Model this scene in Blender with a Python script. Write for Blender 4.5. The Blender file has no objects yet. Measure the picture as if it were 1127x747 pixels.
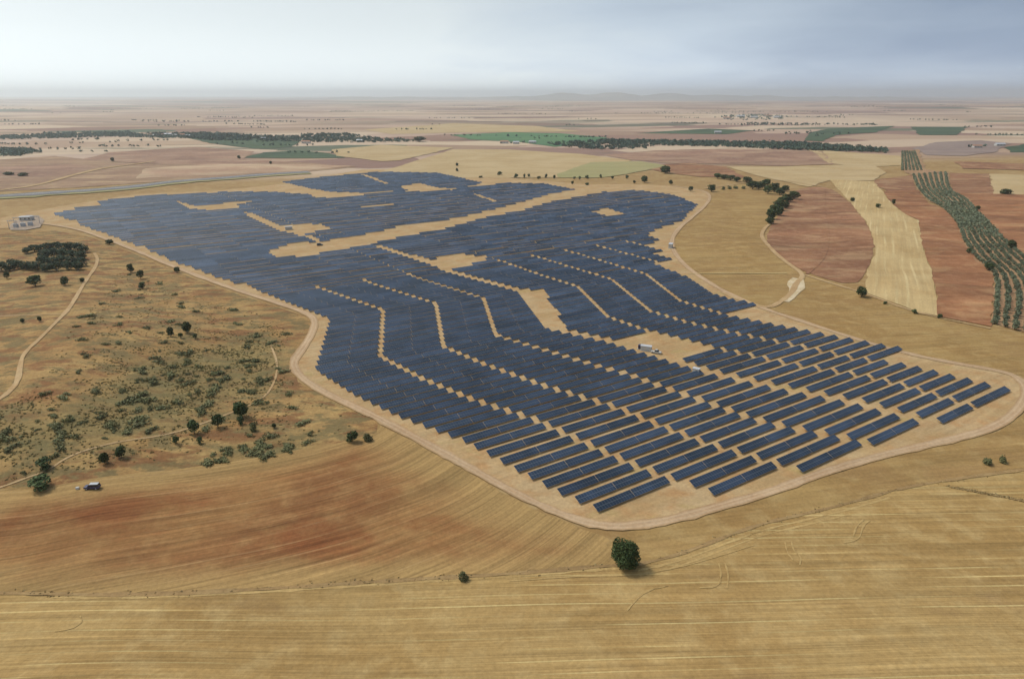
import bpy, bmesh, math, random
import numpy as np
from mathutils.geometry import tessellate_polygon
from mathutils import Vector

# ------------------------------------------------------------------ camera, sky, sun, exposure
S = bpy.context.scene
COL = S.collection
F, CX, CY, CAMH, HOR = 751.0, 563.5, 373.5, 120.0, 104.0
PITCH = math.atan((CY - HOR) / F)
cd = bpy.data.cameras.new('camera')
cam = bpy.data.objects.new('camera', cd)
COL.objects.link(cam)
cam.location = (0, 0, CAMH)
cam.rotation_euler = (math.pi / 2 - PITCH, 0, 0)
cd.sensor_width = 36.0
cd.lens = 36.0 * F / 1127.0
cd.clip_start = 1.0
cd.clip_end = 120000.0
S.camera = cam

SUN_EL, SUN_AZ = math.radians(52), math.radians(-62)      # azimuth from +Y towards +X
W = bpy.data.worlds.new('World')
S.world = W
W.use_nodes = True
wn, wl = W.node_tree.nodes, W.node_tree.links
wn.clear()
def wnode(t, **k):
    n = wn.new(t)
    for a, b in k.items():
        setattr(n, a, b)
    return n
wo = wnode('ShaderNodeOutputWorld')
sky = wnode('ShaderNodeTexSky', sky_type='NISHITA')
sky.sun_disc = False
sky.sun_elevation = SUN_EL
sky.sun_rotation = SUN_AZ
sky.dust_density = 3.0
bg1 = wnode('ShaderNodeBackground'); bg1.inputs[1].default_value = 0.10
wl.new(sky.outputs[0], bg1.inputs[0])
# thin cloud sheet: brighter towards the veiled sun, blue grey away from it
tc = wnode('ShaderNodeTexCoord')
sep = wnode('ShaderNodeSeparateXYZ'); wl.new(tc.outputs['Generated'], sep.inputs[0])
def wmath(op, a, b=None, c=None):
    n = wnode('ShaderNodeMath', operation=op)
    for i, v in enumerate((a, b, c)):
        if v is None: continue
        if isinstance(v, (int, float)): n.inputs[i].default_value = v
        else: wl.new(v, n.inputs[i])
    return n.outputs[0]
zz = wmath('ADD', wmath('MAXIMUM', sep.outputs[2], 0.0), 0.16)
px_ = wmath('DIVIDE', sep.outputs[0], zz)
py_ = wmath('DIVIDE', sep.outputs[1], zz)
cmb = wnode('ShaderNodeCombineXYZ'); wl.new(px_, cmb.inputs[0]); wl.new(py_, cmb.inputs[1])
cn = wnode('ShaderNodeTexNoise'); cn.inputs['Scale'].default_value = 0.75; cn.inputs['Detail'].default_value = 5.0
cn.inputs['Roughness'].default_value = 0.5; cn.inputs['Distortion'].default_value = 0.4
wl.new(cmb.outputs[0], cn.inputs['Vector'])
# azimuth term: -X bright, +X dull
azt = wmath('ADD', wmath('MULTIPLY', sep.outputs[0], 1.15), wmath('MULTIPLY', wmath('SUBTRACT', cn.outputs[0], 0.5), 0.75))
azt = wmath('ADD', azt, wmath('MULTIPLY', sep.outputs[2], 0.6))
ramp = wnode('ShaderNodeValToRGB')
mr = wnode('ShaderNodeMapRange'); mr.inputs[1].default_value = -0.75; mr.inputs[2].default_value = 0.72
wl.new(azt, mr.inputs[0]); wl.new(mr.outputs[0], ramp.inputs[0])
e = ramp.color_ramp.elements
e[0].position = 0.0; e[0].color = (0.76, 0.83, 0.85, 1)
e[1].position = 1.0; e[1].color = (0.27, 0.345, 0.47, 1)
m = ramp.color_ramp.elements.new(0.45); m.color = (0.72, 0.79, 0.82, 1)
m = ramp.color_ramp.elements.new(0.68); m.color = (0.53, 0.62, 0.72, 1)
# the sheet is thinner overhead and round the veiled sun
sdir = (math.sin(SUN_AZ) * math.cos(SUN_EL), math.cos(SUN_AZ) * math.cos(SUN_EL), math.sin(SUN_EL))
dt = wnode('ShaderNodeVectorMath', operation='DOT_PRODUCT'); wl.new(tc.outputs['Generated'], dt.inputs[0]); dt.inputs[1].default_value = sdir
glow = wmath('POWER', wmath('MAXIMUM', dt.outputs['Value'], 0.0), 5.0)
lmr = wnode('ShaderNodeMapRange'); lmr.interpolation_type = 'SMOOTHSTEP'
for i_, v_ in enumerate((0.02, 0.27, 0.46, 0.0)): lmr.inputs[i_ + 1].default_value = v_
wl.new(sep.outputs[2], lmr.inputs[0]); low = lmr.outputs[0]
hmr = wnode('ShaderNodeMapRange'); hmr.interpolation_type = 'SMOOTHSTEP'
for i_, v_ in enumerate((-0.01, 0.10, 0.28, 0.0)): hmr.inputs[i_ + 1].default_value = v_
wl.new(sep.outputs[2], hmr.inputs[0]); low = wmath('ADD', low, hmr.outputs[0])
bg2 = wnode('ShaderNodeBackground')
wl.new(wmath('ADD', wmath('ADD', low, 0.68), wmath('MULTIPLY', glow, 1.3)), bg2.inputs[1])
wl.new(ramp.outputs[0], bg2.inputs[0])
mx = wnode('ShaderNodeMixShader'); mx.inputs[0].default_value = 0.88
wl.new(bg1.outputs[0], mx.inputs[1]); wl.new(bg2.outputs[0], mx.inputs[2])
wl.new(mx.outputs[0], wo.inputs[0])

sd = bpy.data.lights.new('sun', 'SUN')
sd.energy = 2.4
sd.angle = math.radians(12)
sd.color = (1.0, 0.925, 0.80)
sun = bpy.data.objects.new('sun', sd)
COL.objects.link(sun)
sun.rotation_euler = (math.pi / 2 - SUN_EL, 0, -SUN_AZ + math.pi)
sun.location = (-200, 0, 400)
S.view_settings.view_transform = 'Standard'
S.view_settings.look = 'None'
S.view_settings.gamma = 1.0
S.view_settings.use_curve_mapping = False
S.view_settings.exposure = 0.08
S.render.engine = 'CYCLES'
S.cycles.use_denoising = True
S.cycles.max_bounces = 5
S.cycles.diffuse_bounces = 2
S.cycles.glossy_bounces = 2
S.cycles.volume_bounces = 2
S.cycles.transparent_max_bounces = 4

# ------------------------------------------------------------------ helpers
rnd = random.Random(7)
rng = np.random.default_rng(11)
R = math.radians

def tag(o, label=None, cat=None, group=None, kind=None):
    if label: o['label'] = label
    if cat: o['category'] = cat
    if group: o['group'] = group
    if kind: o['kind'] = kind
    return o

def empty(name, loc, rz=0.0):
    o = bpy.data.objects.new(name, None)
    COL.objects.link(o)
    o.location = loc; o.rotation_euler = (0, 0, rz)
    o.empty_display_size = 0.5
    return o

def mesh_obj(name, verts, faces, mats, parent=None, uv=None, mi=None, smooth=False):
    me = bpy.data.meshes.new(name)
    verts = np.asarray(verts, dtype=np.float32)
    if isinstance(faces, np.ndarray):
        n, k = faces.shape
        me.vertices.add(len(verts)); me.vertices.foreach_set('co', verts.ravel())
        me.loops.add(n * k); me.loops.foreach_set('vertex_index', faces.astype(np.int32).ravel())
        me.polygons.add(n)
        me.polygons.foreach_set('loop_start', np.arange(0, n * k, k, dtype=np.int32))
        me.update(calc_edges=True)
    else:
        me.from_pydata(verts.tolist(), [], faces)
    for m_ in (mats if isinstance(mats, (list, tuple)) else [mats]):
        me.materials.append(m_)
    if uv is not None:
        l = me.uv_layers.new(name='UVMap')
        vi = np.empty(len(me.loops), dtype=np.int32); me.loops.foreach_get('vertex_index', vi)
        uv = np.asarray(uv, dtype=np.float32)
        l.data.foreach_set('uv', uv[vi].ravel() if len(uv) == len(verts) else uv.ravel())
    if mi is not None:
        me.polygons.foreach_set('material_index', np.asarray(mi, dtype=np.int32))
    if smooth:
        me.polygons.foreach_set('use_smooth', np.ones(len(me.polygons), dtype=bool))
    me.validate(); me.update()
    o = bpy.data.objects.new(name, me)
    COL.objects.link(o)
    if parent: o.parent = parent
    return o

class MB:
    """collects boxes, tubes and quads into one mesh"""
    def __init__(s): s.v = []; s.f = []; s.mi = []
    def add(s, vs, fs, mi=0):
        b = len(s.v); s.v += [tuple(p) for p in vs]; s.f += [tuple(i + b for i in f) for f in fs]; s.mi += [mi] * len(fs)
        return s
    def box(s, x0, x1, y0, y1, z0, z1, mi=0, tx=0.0, ty=0.0):
        vs = [(x0, y0, z0), (x1, y0, z0), (x1, y1, z0), (x0, y1, z0), (x0 + tx, y0 + ty, z1), (x1 - tx, y0 + ty, z1), (x1 - tx, y1 - ty, z1), (x0 + tx, y1 - ty, z1)]
        return s.add(vs, [(0, 3, 2, 1), (4, 5, 6, 7), (0, 1, 5, 4), (1, 2, 6, 5), (2, 3, 7, 6), (3, 0, 4, 7)], mi)
    def tube(s, a, b, r0, r1, n=7, mi=0):
        a = Vector(a); b = Vector(b); d = (b - a).normalized()
        u = d.orthogonal().normalized(); w = d.cross(u)
        vs = []
        for p, r in ((a, r0), (b, r1)):
            for k in range(n):
                t = 2 * math.pi * k / n
                vs.append(p + u * (r * math.cos(t)) + w * (r * math.sin(t)))
        fs = [(k, (k + 1) % n, n + (k + 1) % n, n + k) for k in range(n)]
        fs += [tuple(range(n - 1, -1, -1)), tuple(range(n, 2 * n))]
        return s.add(vs, fs, mi)
    def build(s, name, mats, parent=None, smooth=False):
        return mesh_obj(name, s.v, s.f, mats, parent, mi=s.mi, smooth=smooth)

# ------------------------------------------------------------------ materials
def newmat(name, rough=0.9, spec=0.2):
    m_ = bpy.data.materials.new(name); m_.use_nodes = True
    b = m_.node_tree.nodes['Principled BSDF']
    b.inputs['Roughness'].default_value = rough
    b.inputs['Specular IOR Level'].default_value = spec
    return m_, m_.node_tree.nodes, m_.node_tree.links, b

class NT:
    def __init__(s, nodes, links): s.n = nodes; s.l = links
    def put(s, sock, v):
        if isinstance(v, (int, float)): sock.default_value = v
        elif isinstance(v, (tuple, list)): sock.default_value = tuple(v) + ((1,) if len(sock.default_value) == 4 and len(v) == 3 else ())
        else: s.l.new(v, sock)
    def mth(s, op, a, b=None, c=None, clamp=False):
        n = s.n.new('ShaderNodeMath'); n.operation = op; n.use_clamp = clamp
        for i, v in enumerate((a, b, c)):
            if v is not None: s.put(n.inputs[i], v)
        return n.outputs[0]
    def mix(s, f, a, b, mode='MIX'):
        n = s.n.new('ShaderNodeMix'); n.data_type = 'RGBA'; n.blend_type = mode
        s.put(n.inputs[0], f); s.put(n.inputs[6], a); s.put(n.inputs[7], b)
        return n.outputs[2]
    def noise(s, vec, scale, detail=3.0, rough=0.55, dist=0.0):
        n = s.n.new('ShaderNodeTexNoise')
        n.inputs['Scale'].default_value = scale; n.inputs['Detail'].default_value = detail
        n.inputs['Roughness'].default_value = rough; n.inputs['Distortion'].default_value = dist
        s.l.new(vec, n.inputs['Vector']); return n.outputs[0]
    def rng(s, v, a, b, c=0.0, d=1.0, smooth=True):
        n = s.n.new('ShaderNodeMapRange')
        if smooth: n.interpolation_type = 'SMOOTHSTEP'
        s.put(n.inputs[0], v)
        for i, q in enumerate((a, b, c, d)): n.inputs[i + 1].default_value = q
        return n.outputs[0]
    def mapp(s, vec, rot=0.0, scale=(1, 1, 1), loc=(0, 0, 0)):
        n = s.n.new('ShaderNodeVectorRotate'); n.rotation_type = 'Z_AXIS'; n.inputs['Angle'].default_value = -rot
        s.l.new(vec, n.inputs['Vector'])
        q = s.n.new('ShaderNodeVectorMath'); q.operation = 'MULTIPLY_ADD'
        s.l.new(n.outputs[0], q.inputs[0]); q.inputs[1].default_value = scale; q.inputs[2].default_value = loc
        return q.outputs[0]
    def pos(s):
        return s.n.new('ShaderNodeNewGeometry').outputs['Position']
    def uv(s):
        return s.n.new('ShaderNodeTexCoord').outputs['UV']

def field_mat(name, c1, c2, c3, big=70.0, ang=0.0, streak=(45.0, 1.6, 0.3), patch=0.5, lines=None, useuv=False, seed=0.0, rough=0.95, stain=None, stain2=None, edge=None, ruts=False, crisp=False):
    """farmland: two base tones in broad patches, a third in small ones, drilling streaks along `ang`, pale straw lines"""
    m_, n, l, b = newmat(name, rough, 0.1)
    t = NT(n, l)
    P_ = t.pos()
    co = t.uv() if useuv else P_
    g1 = t.noise(t.mapp(P_, 0, (1, 1, 1), (seed * 37.1, seed * 91.7, 0)), 1.0 / big, 4, 0.6, 0.4)
    c = t.mix(t.rng(g1, 0.36, 0.64), c1, c2)
    g2 = t.noise(t.mapp(P_, 0, (1, 1, 1), (seed * 17.3, 5, 0)), 1.0 / 8.0, 6, 0.62, 0.3)
    c = t.mix(t.mth('MULTIPLY', t.rng(g2, 0.42, 0.72), patch), c, c3)
    L, wd, am = streak
    sv = t.mapp(co, ang, (1.0 / L, 1.0 / wd, 0.0))
    st = t.noise(sv, 1.0, 4, 0.65)
    sv2 = t.mapp(co, ang, (0.7 / L, 0.22 / wd, 0.0), (3.1, 1.7, 0))
    st2 = t.noise(sv2, 1.0, 3, 0.6)
    k = t.mth('ADD', t.mth('MULTIPLY_ADD', t.mth('SUBTRACT', st, 0.5), 2.2 * am, 1.0), t.mth('MULTIPLY', t.mth('SUBTRACT', st2, 0.5), 1.8 * am))
    g3 = t.noise(P_, 0.9, 3, 0.7)
    k = t.mth('MULTIPLY', k, t.mth('MULTIPLY_ADD', t.mth('SUBTRACT', g3, 0.5), 1.1 if crisp else 0.7, 1.0))
    for sd_, st_ in ((0, stain), (31, stain2)):
        if not st_: continue
        sc_, th, col_, amt = st_
        c = t.mix(t.mth('MULTIPLY', t.rng(t.noise(t.mapp(P_, 0, (0.5, 1, 1), (seed * 7 + 50 + sd_, 9 + sd_, 0)), 1.0 / sc_, 9 if crisp else 6, 0.72 if crisp else 0.62, 0.3), th, th + (0.08 if crisp else 0.13)), amt), c, col_)
    if edge:
        at = n.new('ShaderNodeAttribute'); at.attribute_name = 'edge'
        ev = t.mth('ADD', at.outputs['Fac'], t.mth('MULTIPLY', t.mth('SUBTRACT', t.noise(P_, 1 / 14.0, 4, 0.6), 0.5), edge[2]))
        c = t.mix(t.rng(ev, edge[0], edge[1], edge[3], 0.0), c, edge[4])
    if ruts:        # two worn wheel lines and a browner crown between them
        sr = n.new('ShaderNodeSeparateXYZ'); l.new(co, sr.inputs[0])
        ry_ = t.mth('ADD', t.mth('ABSOLUTE', sr.outputs[1]), t.mth('MULTIPLY', t.mth('SUBTRACT', t.noise(P_, .15, 3, .6), .5), 0.9))
        c = t.mix(t.mth('MULTIPLY', t.mth('SUBTRACT', 1.0, t.rng(t.mth('ABSOLUTE', t.mth('SUBTRACT', ry_, .85)), .15, .5)), .4), c, (.50, .37, .24))
        c = t.mix(t.mth('MULTIPLY', t.rng(ry_, 1.35, 1.9), .6), c, (.36, .23, .11))
    if lines:
        sp, wl_, am2, lc = lines
        rv = t.mapp(co, ang, (1, 1, 1))
        sx = n.new('ShaderNodeSeparateXYZ'); l.new(rv, sx.inputs[0])
        wob = t.noise(t.mapp(co, ang, (1 / 60.0, 1 / 25.0, 0)), 1.0, 2, 0.5)
        y = t.mth('ADD', t.mth('DIVIDE', sx.outputs[1], sp), t.mth('MULTIPLY', wob, 0.35))
        d = t.mth('ABSOLUTE', t.mth('SUBTRACT', t.mth('FRACT', y), 0.5))
        on = t.mth('SUBTRACT', 1.0, t.rng(d, wl_ * 0.4 / sp, wl_ / sp))
        gate = t.rng(t.noise(t.mapp(co, ang, (1 / 70.0, 1 / (sp * 0.9), 0), (8, 2, 0)), 1.0, 3, 0.6), 0.44, 0.64)
        c = t.mix(t.mth('MULTIPLY', t.mth('MULTIPLY', on, gate), am2), c, lc)
    hsv = n.new('ShaderNodeHueSaturation'); t.put(hsv.inputs['Value'], k); t.put(hsv.inputs['Color'], c)
    l.new(hsv.outputs[0], b.inputs['Base Color'])
    bp = n.new('ShaderNodeBump'); bp.inputs['Strength'].default_value = 0.35; bp.inputs['Distance'].default_value = 0.35
    t.put(bp.inputs['Height'], t.mth('ADD', t.mth('MULTIPLY', st, 0.7), g3)); l.new(bp.outputs[0], b.inputs['Normal'])
    return m_

def plain_mat(name, c, rough=0.6, spec=0.3, var=0.12, scale=3.0, metal=0.0):
    m_, n, l, b = newmat(name, rough, spec)
    t = NT(n, l)
    g_ = t.noise(n.new('ShaderNodeTexCoord').outputs['Object'], scale, 4, 0.6)
    k = t.mth('MULTIPLY_ADD', t.mth('SUBTRACT', g_, 0.5), 2 * var, 1.0)
    hsv = n.new('ShaderNodeHueSaturation'); t.put(hsv.inputs['Value'], k); t.put(hsv.inputs['Color'], c)
    l.new(hsv.outputs[0], b.inputs['Base Color'])
    b.inputs['Metallic'].default_value = metal
    return m_

def leaf_mat(name, c1, c2):
    m_, n, l, b = newmat(name, 0.75, 0.15)
    t = NT(n, l)
    r_ = n.new('ShaderNodeNewGeometry').outputs['Random Per Island']
    o_ = n.new('ShaderNodeObjectInfo').outputs['Random']
    c = t.mix(r_, c1, c2)
    hsv = n.new('ShaderNodeHueSaturation'); t.put(hsv.inputs['Value'], t.mth('MULTIPLY_ADD', o_, 0.5, 0.75)); t.put(hsv.inputs['Color'], c)
    l.new(hsv.outputs[0], b.inputs['Base Color'])
    return m_

# ------------------------------------------------------------------ terrain
def ground0(px, py, z=0.0):
    u = (px - CX) / F; v = -(py - CY) / F
    dy = math.cos(PITCH) + v * math.sin(PITCH); dz = -math.sin(PITCH) + v * math.cos(PITCH)
    t = -(CAMH - z) / dz
    return (u * t, dy * t)

TRACK_PX = [(52, 247), (78, 251), (100, 257), (140, 272), (175, 287), (220, 305), (265, 321), (300, 332), (330, 342), (347, 350), (345, 365), (333, 384), (321, 400), (331, 416),
            (360, 434), (400, 452), (450, 478), (500, 505), (550, 534), (600, 559), (640, 574), (670, 580), (705, 578), (740, 572), (790, 558), (850, 541), (905, 520),
            (960, 504), (1010, 492), (1060, 481), (1095, 470), (1116, 456), (1128, 440), (1130, 426), (1118, 414), (1098, 408), (1050, 400), (1000, 390), (940, 373), (880, 353), (840, 340), (800, 323),
            (775, 308), (755, 294), (742, 279), (738, 265), (746, 252), (761, 240), (775, 228), (783, 217), (775, 210), (740, 205)]
FLAT_PX = TRACK_PX + [(640, 200), (520, 190), (400, 188), (280, 207), (150, 212), (60, 228)]
FLAT = np.array([ground0(*p) for p in FLAT_PX])

def inside(poly, X, Y):
    X = np.asarray(X, float); Y = np.asarray(Y, float)
    r = np.zeros(X.shape, bool)
    n = len(poly)
    for i in range(n):
        x0, y0 = poly[i]; x1, y1 = poly[(i + 1) % n]
        if y0 == y1: continue
        c = ((y0 > Y) != (y1 > Y)) & (X < (x1 - x0) * (Y - y0) / (y1 - y0) + x0)
        r ^= c
    return r

def dist_to(poly, X, Y, closed=True):
    d = np.full(np.shape(X), 1e18)
    n = len(poly)
    for i in range(n if closed else n - 1):
        ax, ay = poly[i]; bx, by = poly[(i + 1) % n]
        ex, ey = bx - ax, by - ay
        t = np.clip(((X - ax) * ex + (Y - ay) * ey) / (ex * ex + ey * ey + 1e-9), 0, 1)
        d = np.minimum(d, (X - ax - t * ex) ** 2 + (Y - ay - t * ey) ** 2)
    return np.sqrt(d)

_w = np.random.default_rng(3)
def waves(n, lam):
    a = _w.uniform(0, 2 * np.pi, n); k = 2 * np.pi / (lam * _w.uniform(0.7, 1.5, n))
    return list(zip(k * np.cos(a), k * np.sin(a), _w.uniform(0, 2 * np.pi, n)))
W1, W2, W3, W4 = waves(6, 150), waves(6, 1500), waves(7, 7000), waves(5, 50)
def wsum(ws, X, Y): return sum(np.sin(a * X + b * Y + c) for a, b, c in ws) / len(ws) ** 0.5
def sstep(a, b, x):
    t = np.clip((x - a) / (b - a), 0, 1); return t * t * (3 - 2 * t)

def hgt(X, Y):
    X = np.asarray(X, float); Y = np.asarray(Y, float)
    r = np.hypot(X, Y)
    out = np.where(inside(FLAT, X, Y), 0.0, dist_to(FLAT, X, Y))
    w = sstep(4, 110, out)
    h = w * (1 - sstep(700, 1300, r)) * (1.3 * wsum(W1, X, Y) + 0.22 * wsum(W4, X, Y) * (1 - sstep(250, 420, r)))
    h += w * sstep(500, 1800, r) * 3.0 * wsum(W2, X, Y)
    h += sstep(3000, 9000, r) * 14.0 * wsum(W3, X, Y)
    h += w * 7.0 * np.exp(-(((X + 195) / 90) ** 2 + ((Y - 330) / 110) ** 2))
    return h

def G(px, py):
    x, y = ground0(px, py)
    for _ in range(6):
        x, y = ground0(px, py, float(hgt(x, y)))
    return (x, y)

def G3(px, py):
    x, y = G(px, py); return (x, y, float(hgt(x, y)))

def mpp(y): return (y * math.cos(PITCH) + CAMH * math.sin(PITCH)) / F       # metres per photo pixel at distance y

# base ground: one sheet out to the horizon
rr = np.concatenate([[0.5], 18 * (45000 / 18) ** (np.linspace(0, 1, 270))])
NA = 720
aa = np.linspace(0, 2 * np.pi, NA, endpoint=False)
RR, AA = np.meshgrid(rr, aa, indexing='ij')
TX, TY = RR * np.sin(AA), RR * np.cos(AA)
TZ = hgt(TX.ravel(), TY.ravel())
tv = np.stack([TX.ravel(), TY.ravel(), TZ], 1)
i0 = np.arange(len(rr) - 1)[:, None] * NA; j0 = np.arange(NA)[None, :]; j1 = (j0 + 1) % NA
tf = np.stack([i0 + j0, i0 + j1, i0 + NA + j1, i0 + NA + j0], -1).reshape(-1, 4)[:, ::-1]

gm, n, l, b = newmat('dry_plain', 0.97, 0.1)
t = NT(n, l)
P_ = t.pos()
def patchwork(sc, rot, seed, stretch):
    wv = n.new('ShaderNodeTexNoise'); wv.inputs['Scale'].default_value = 0.0016; wv.inputs['Detail'].default_value = 2
    l.new(P_, wv.inputs['Vector'])
    q = n.new('ShaderNodeVectorMath'); q.operation = 'MULTIPLY_ADD'
    l.new(wv.outputs['Color'], q.inputs[0]); q.inputs[1].default_value = (260, 260, 0); l.new(P_, q.inputs[2])
    v = n.new('ShaderNodeTexVoronoi'); v.voronoi_dimensions = '2D'; v.distance = 'MANHATTAN'
    v.inputs['Scale'].default_value = 1.0; v.inputs['Randomness'].default_value = 0.9
    l.new(t.mapp(q.outputs[0], rot, (sc * stretch, sc, 0), (seed, seed * 2.3, 0)), v.inputs['Vector'])
    s_ = n.new('ShaderNodeSeparateColor'); l.new(v.outputs['Color'], s_.inputs[0])
    return s_
A_ = patchwork(1 / 190.0, R(12), 3.3, 0.45)
B_ = patchwork(1 / 900.0, R(-20), 9.1, 0.7)
cr = n.new('ShaderNodeValToRGB'); cr.color_ramp.interpolation = 'CONSTANT'
pal = [(0.0, (.44, .31, .225)), (.12, (.30, .20, .13)), (.24, (.50, .375, .265)), (.36, (.24, .14, .10)), (.46, (.41, .29, .19)), (.56, (.52, .40, .275)), (.68, (.22, .13, .10)), (.77, (.37, .25, .165)), (.86, (.45, .33, .245)), (.92, (.08, .11, .065))]
el = cr.color_ramp.elements
el[0].position, el[0].color = pal[0][0], pal[0][1] + (1,)
el[1].position, el[1].color = pal[1][0], pal[1][1] + (1,)
for p_, c_ in pal[2:]:
    q = el.new(p_); q.color = c_ + (1,)
l.new(A_.outputs[0], cr.inputs[0])
def tones(v):
    c_ = n.new('ShaderNodeValToRGB'); c_.color_ramp.interpolation = 'CONSTANT'
    e_ = c_.color_ramp.elements
    e_[0].position, e_[0].color = pal[0][0], pal[0][1] + (1,); e_[1].position, e_[1].color = pal[1][0], pal[1][1] + (1,)
    for p2, c2 in pal[2:]: e_.new(p2).color = c2 + (1,)
    l.new(v, c_.inputs[0]); return c_.outputs[0]
C_ = patchwork(1 / 330.0, R(6), 5.7, 0.5)
D_ = patchwork(1 / 900.0, R(-4), 1.9, 0.6)
sxy = n.new('ShaderNodeSeparateXYZ'); l.new(P_, sxy.inputs[0])
holdings = t.mix(t.rng(sxy.outputs[1], 2600.0, 4200.0), tones(A_.outputs[0]), tones(C_.outputs[0]))
holdings = t.mix(t.rng(sxy.outputs[1], 6500.0, 11000.0), holdings, tones(D_.outputs[0]))
far = t.mix(t.rng(B_.outputs[1], 0.2, 0.9, 0.0, 0.2), holdings, (.38, .27, .21))
far = t.mix(t.mth('MULTIPLY', t.rng(t.noise(t.mapp(P_, R(8), (1 / 900.0, 1 / 260.0, 0)), 1.0, 7, 0.7), 0.56, 0.66), 0.75), far, (.075, .085, .06))
far = t.mix(t.mth('MULTIPLY', t.rng(t.noise(t.mapp(P_, R(-5), (1 / 2600.0, 1 / 900.0, 0), (4, 4, 0)), 1.0, 6, 0.65), 0.55, 0.68), 0.6), far, (.15, .10, .09))
far = t.mix(t.mth('MULTIPLY', t.rng(t.noise(P_, 1 / 1800.0, 4, 0.6), 0.45, 0.7), 0.45), far, (.25, .155, .12))
near = t.mix(t.rng(t.noise(P_, 1 / 60.0, 5, 0.6, 0.4), 0.36, 0.64), (.325, .212, .09), (.27, .165, .066))
near = t.mix(t.mth('MULTIPLY', t.rng(t.noise(P_, 1 / 9.0, 5, 0.65), 0.45, 0.7), 0.6), near, (.42, .31, .155))
sx = n.new('ShaderNodeSeparateXYZ'); l.new(P_, sx.inputs[0])
c = t.mix(t.rng(t.mth('ADD', sx.outputs[1], t.mth('MULTIPLY', sx.outputs[0], -0.25)), 1080.0, 1250.0), near, far)
hsv = n.new('ShaderNodeHueSaturation'); t.put(hsv.inputs['Color'], c)
t.put(hsv.inputs['Value'], t.mth('MULTIPLY_ADD', t.mth('SUBTRACT', t.noise(P_, 0.7, 4, 0.7), 0.5), 0.5, 1.0))
l.new(hsv.outputs[0], b.inputs['Base Color'])
tag(mesh_obj('ground', tv, tf, gm, smooth=True), kind='structure')

# ------------------------------------------------------------------ sheets and ribbons lying on the terrain
def jitter_poly(pts, step, amp, sd_):
    r_ = random.Random(sd_); out = []
    for i in range(len(pts)):
        a = pts[i]; b_ = pts[(i + 1) % len(pts)]
        L = math.hypot(b_[0] - a[0], b_[1] - a[1]); k = max(1, int(L / step))
        for j in range(k):
            f = j / k
            q = amp if j else amp * 0.4
            out.append((a[0] + (b_[0] - a[0]) * f + r_.uniform(-q, q), a[1] + (b_[1] - a[1]) * f + r_.uniform(-q, q)))
    return out

def smooth_line(pts, it=2, closed=False):
    for _ in range(it):
        o = [] if closed else [pts[0]]
        for i in range(len(pts) if closed else len(pts) - 1):
            a = pts[i]; b_ = pts[(i + 1) % len(pts)]
            o += [(a[0] * .75 + b_[0] * .25, a[1] * .75 + b_[1] * .25), (a[0] * .25 + b_[0] * .75, a[1] * .25 + b_[1] * .75)]
        if not closed: o.append(pts[-1])
        pts = o
    return pts

_lvl = [0]
def sheet(name, px, mat, level=1, amp=0.8, cell=None, uvf=None, sm=0, world=False, edgef=None):
    pts = list(px) if world else [G(*p) for p in px]
    if sm: pts = smooth_line(pts, sm, True)
    ymin = min(p[1] for p in pts); rmin = max(60, min(math.hypot(*p) for p in pts))
    cell = cell or max(6.0, 0.03 * rmin)
    _lvl[0] += 1
    pts = jitter_poly(pts, max(4, rmin * 0.02), amp * max(1, rmin / 400), _lvl[0])
    tri = tessellate_polygon([[Vector((x, y, 0)) for x, y in pts]])
    bm = bmesh.new()
    vs = [bm.verts.new((x, y, 0)) for x, y in pts]
    for f in tri:
        try: bm.faces.new([vs[i] for i in f])
        except ValueError: pass
    for ax in (0, 1):
        lo = min(p[ax] for p in pts); hi = max(p[ax] for p in pts)
        k = int((hi - lo) / cell); k = min(k, 140)
        for i in range(1, k + 1):
            co = Vector((0, 0, 0)); co[ax] = lo + (hi - lo) * i / (k + 1)
            no = Vector((0, 0, 0)); no[ax] = 1
            bmesh.ops.bisect_plane(bm, geom=bm.verts[:] + bm.edges[:] + bm.faces[:], plane_co=co, plane_no=no, dist=1e-4)
    bmesh.ops.recalc_face_normals(bm, faces=bm.faces[:])
    me = bpy.data.meshes.new(name)
    bm.to_mesh(me); bm.free()
    nv = len(me.vertices); c_ = np.empty(nv * 3, np.float32); me.vertices.foreach_get('co', c_); c_ = c_.reshape(-1, 3).astype(float)
    r_ = np.hypot(c_[:, 0], c_[:, 1])
    c_[:, 2] = hgt(c_[:, 0], c_[:, 1]) + 0.03 + level * 0.05 + np.maximum(0, r_ - 250) * 1.5e-4 * (1 + 0.5 * level)
    me.vertices.foreach_set('co', c_.astype(np.float32).ravel())
    up = np.empty(len(me.polygons) * 3, np.float32); me.update(); me.polygons.foreach_get('normal', up)
    if up.reshape(-1, 3)[:, 2].mean() < 0: me.flip_normals()
    if uvf is not None:
        q = uvf(c_[:, 0], c_[:, 1])
        lay = me.uv_layers.new(name='UVMap'); vi = np.empty(len(me.loops), np.int32); me.loops.foreach_get('vertex_index', vi)
        lay.data.foreach_set('uv', q[vi].astype(np.float32).ravel())
    if edgef is not None:
        at_ = me.attributes.new('edge', 'FLOAT', 'POINT'); at_.data.foreach_set('value', edgef(c_[:, 0], c_[:, 1]).astype(np.float32))
    me.materials.append(mat)
    me.polygons.foreach_set('use_smooth', np.ones(len(me.polygons), bool)); me.update()
    o = bpy.data.objects.new(name, me); COL.objects.link(o)
    return tag(o, kind='structure')

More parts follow.
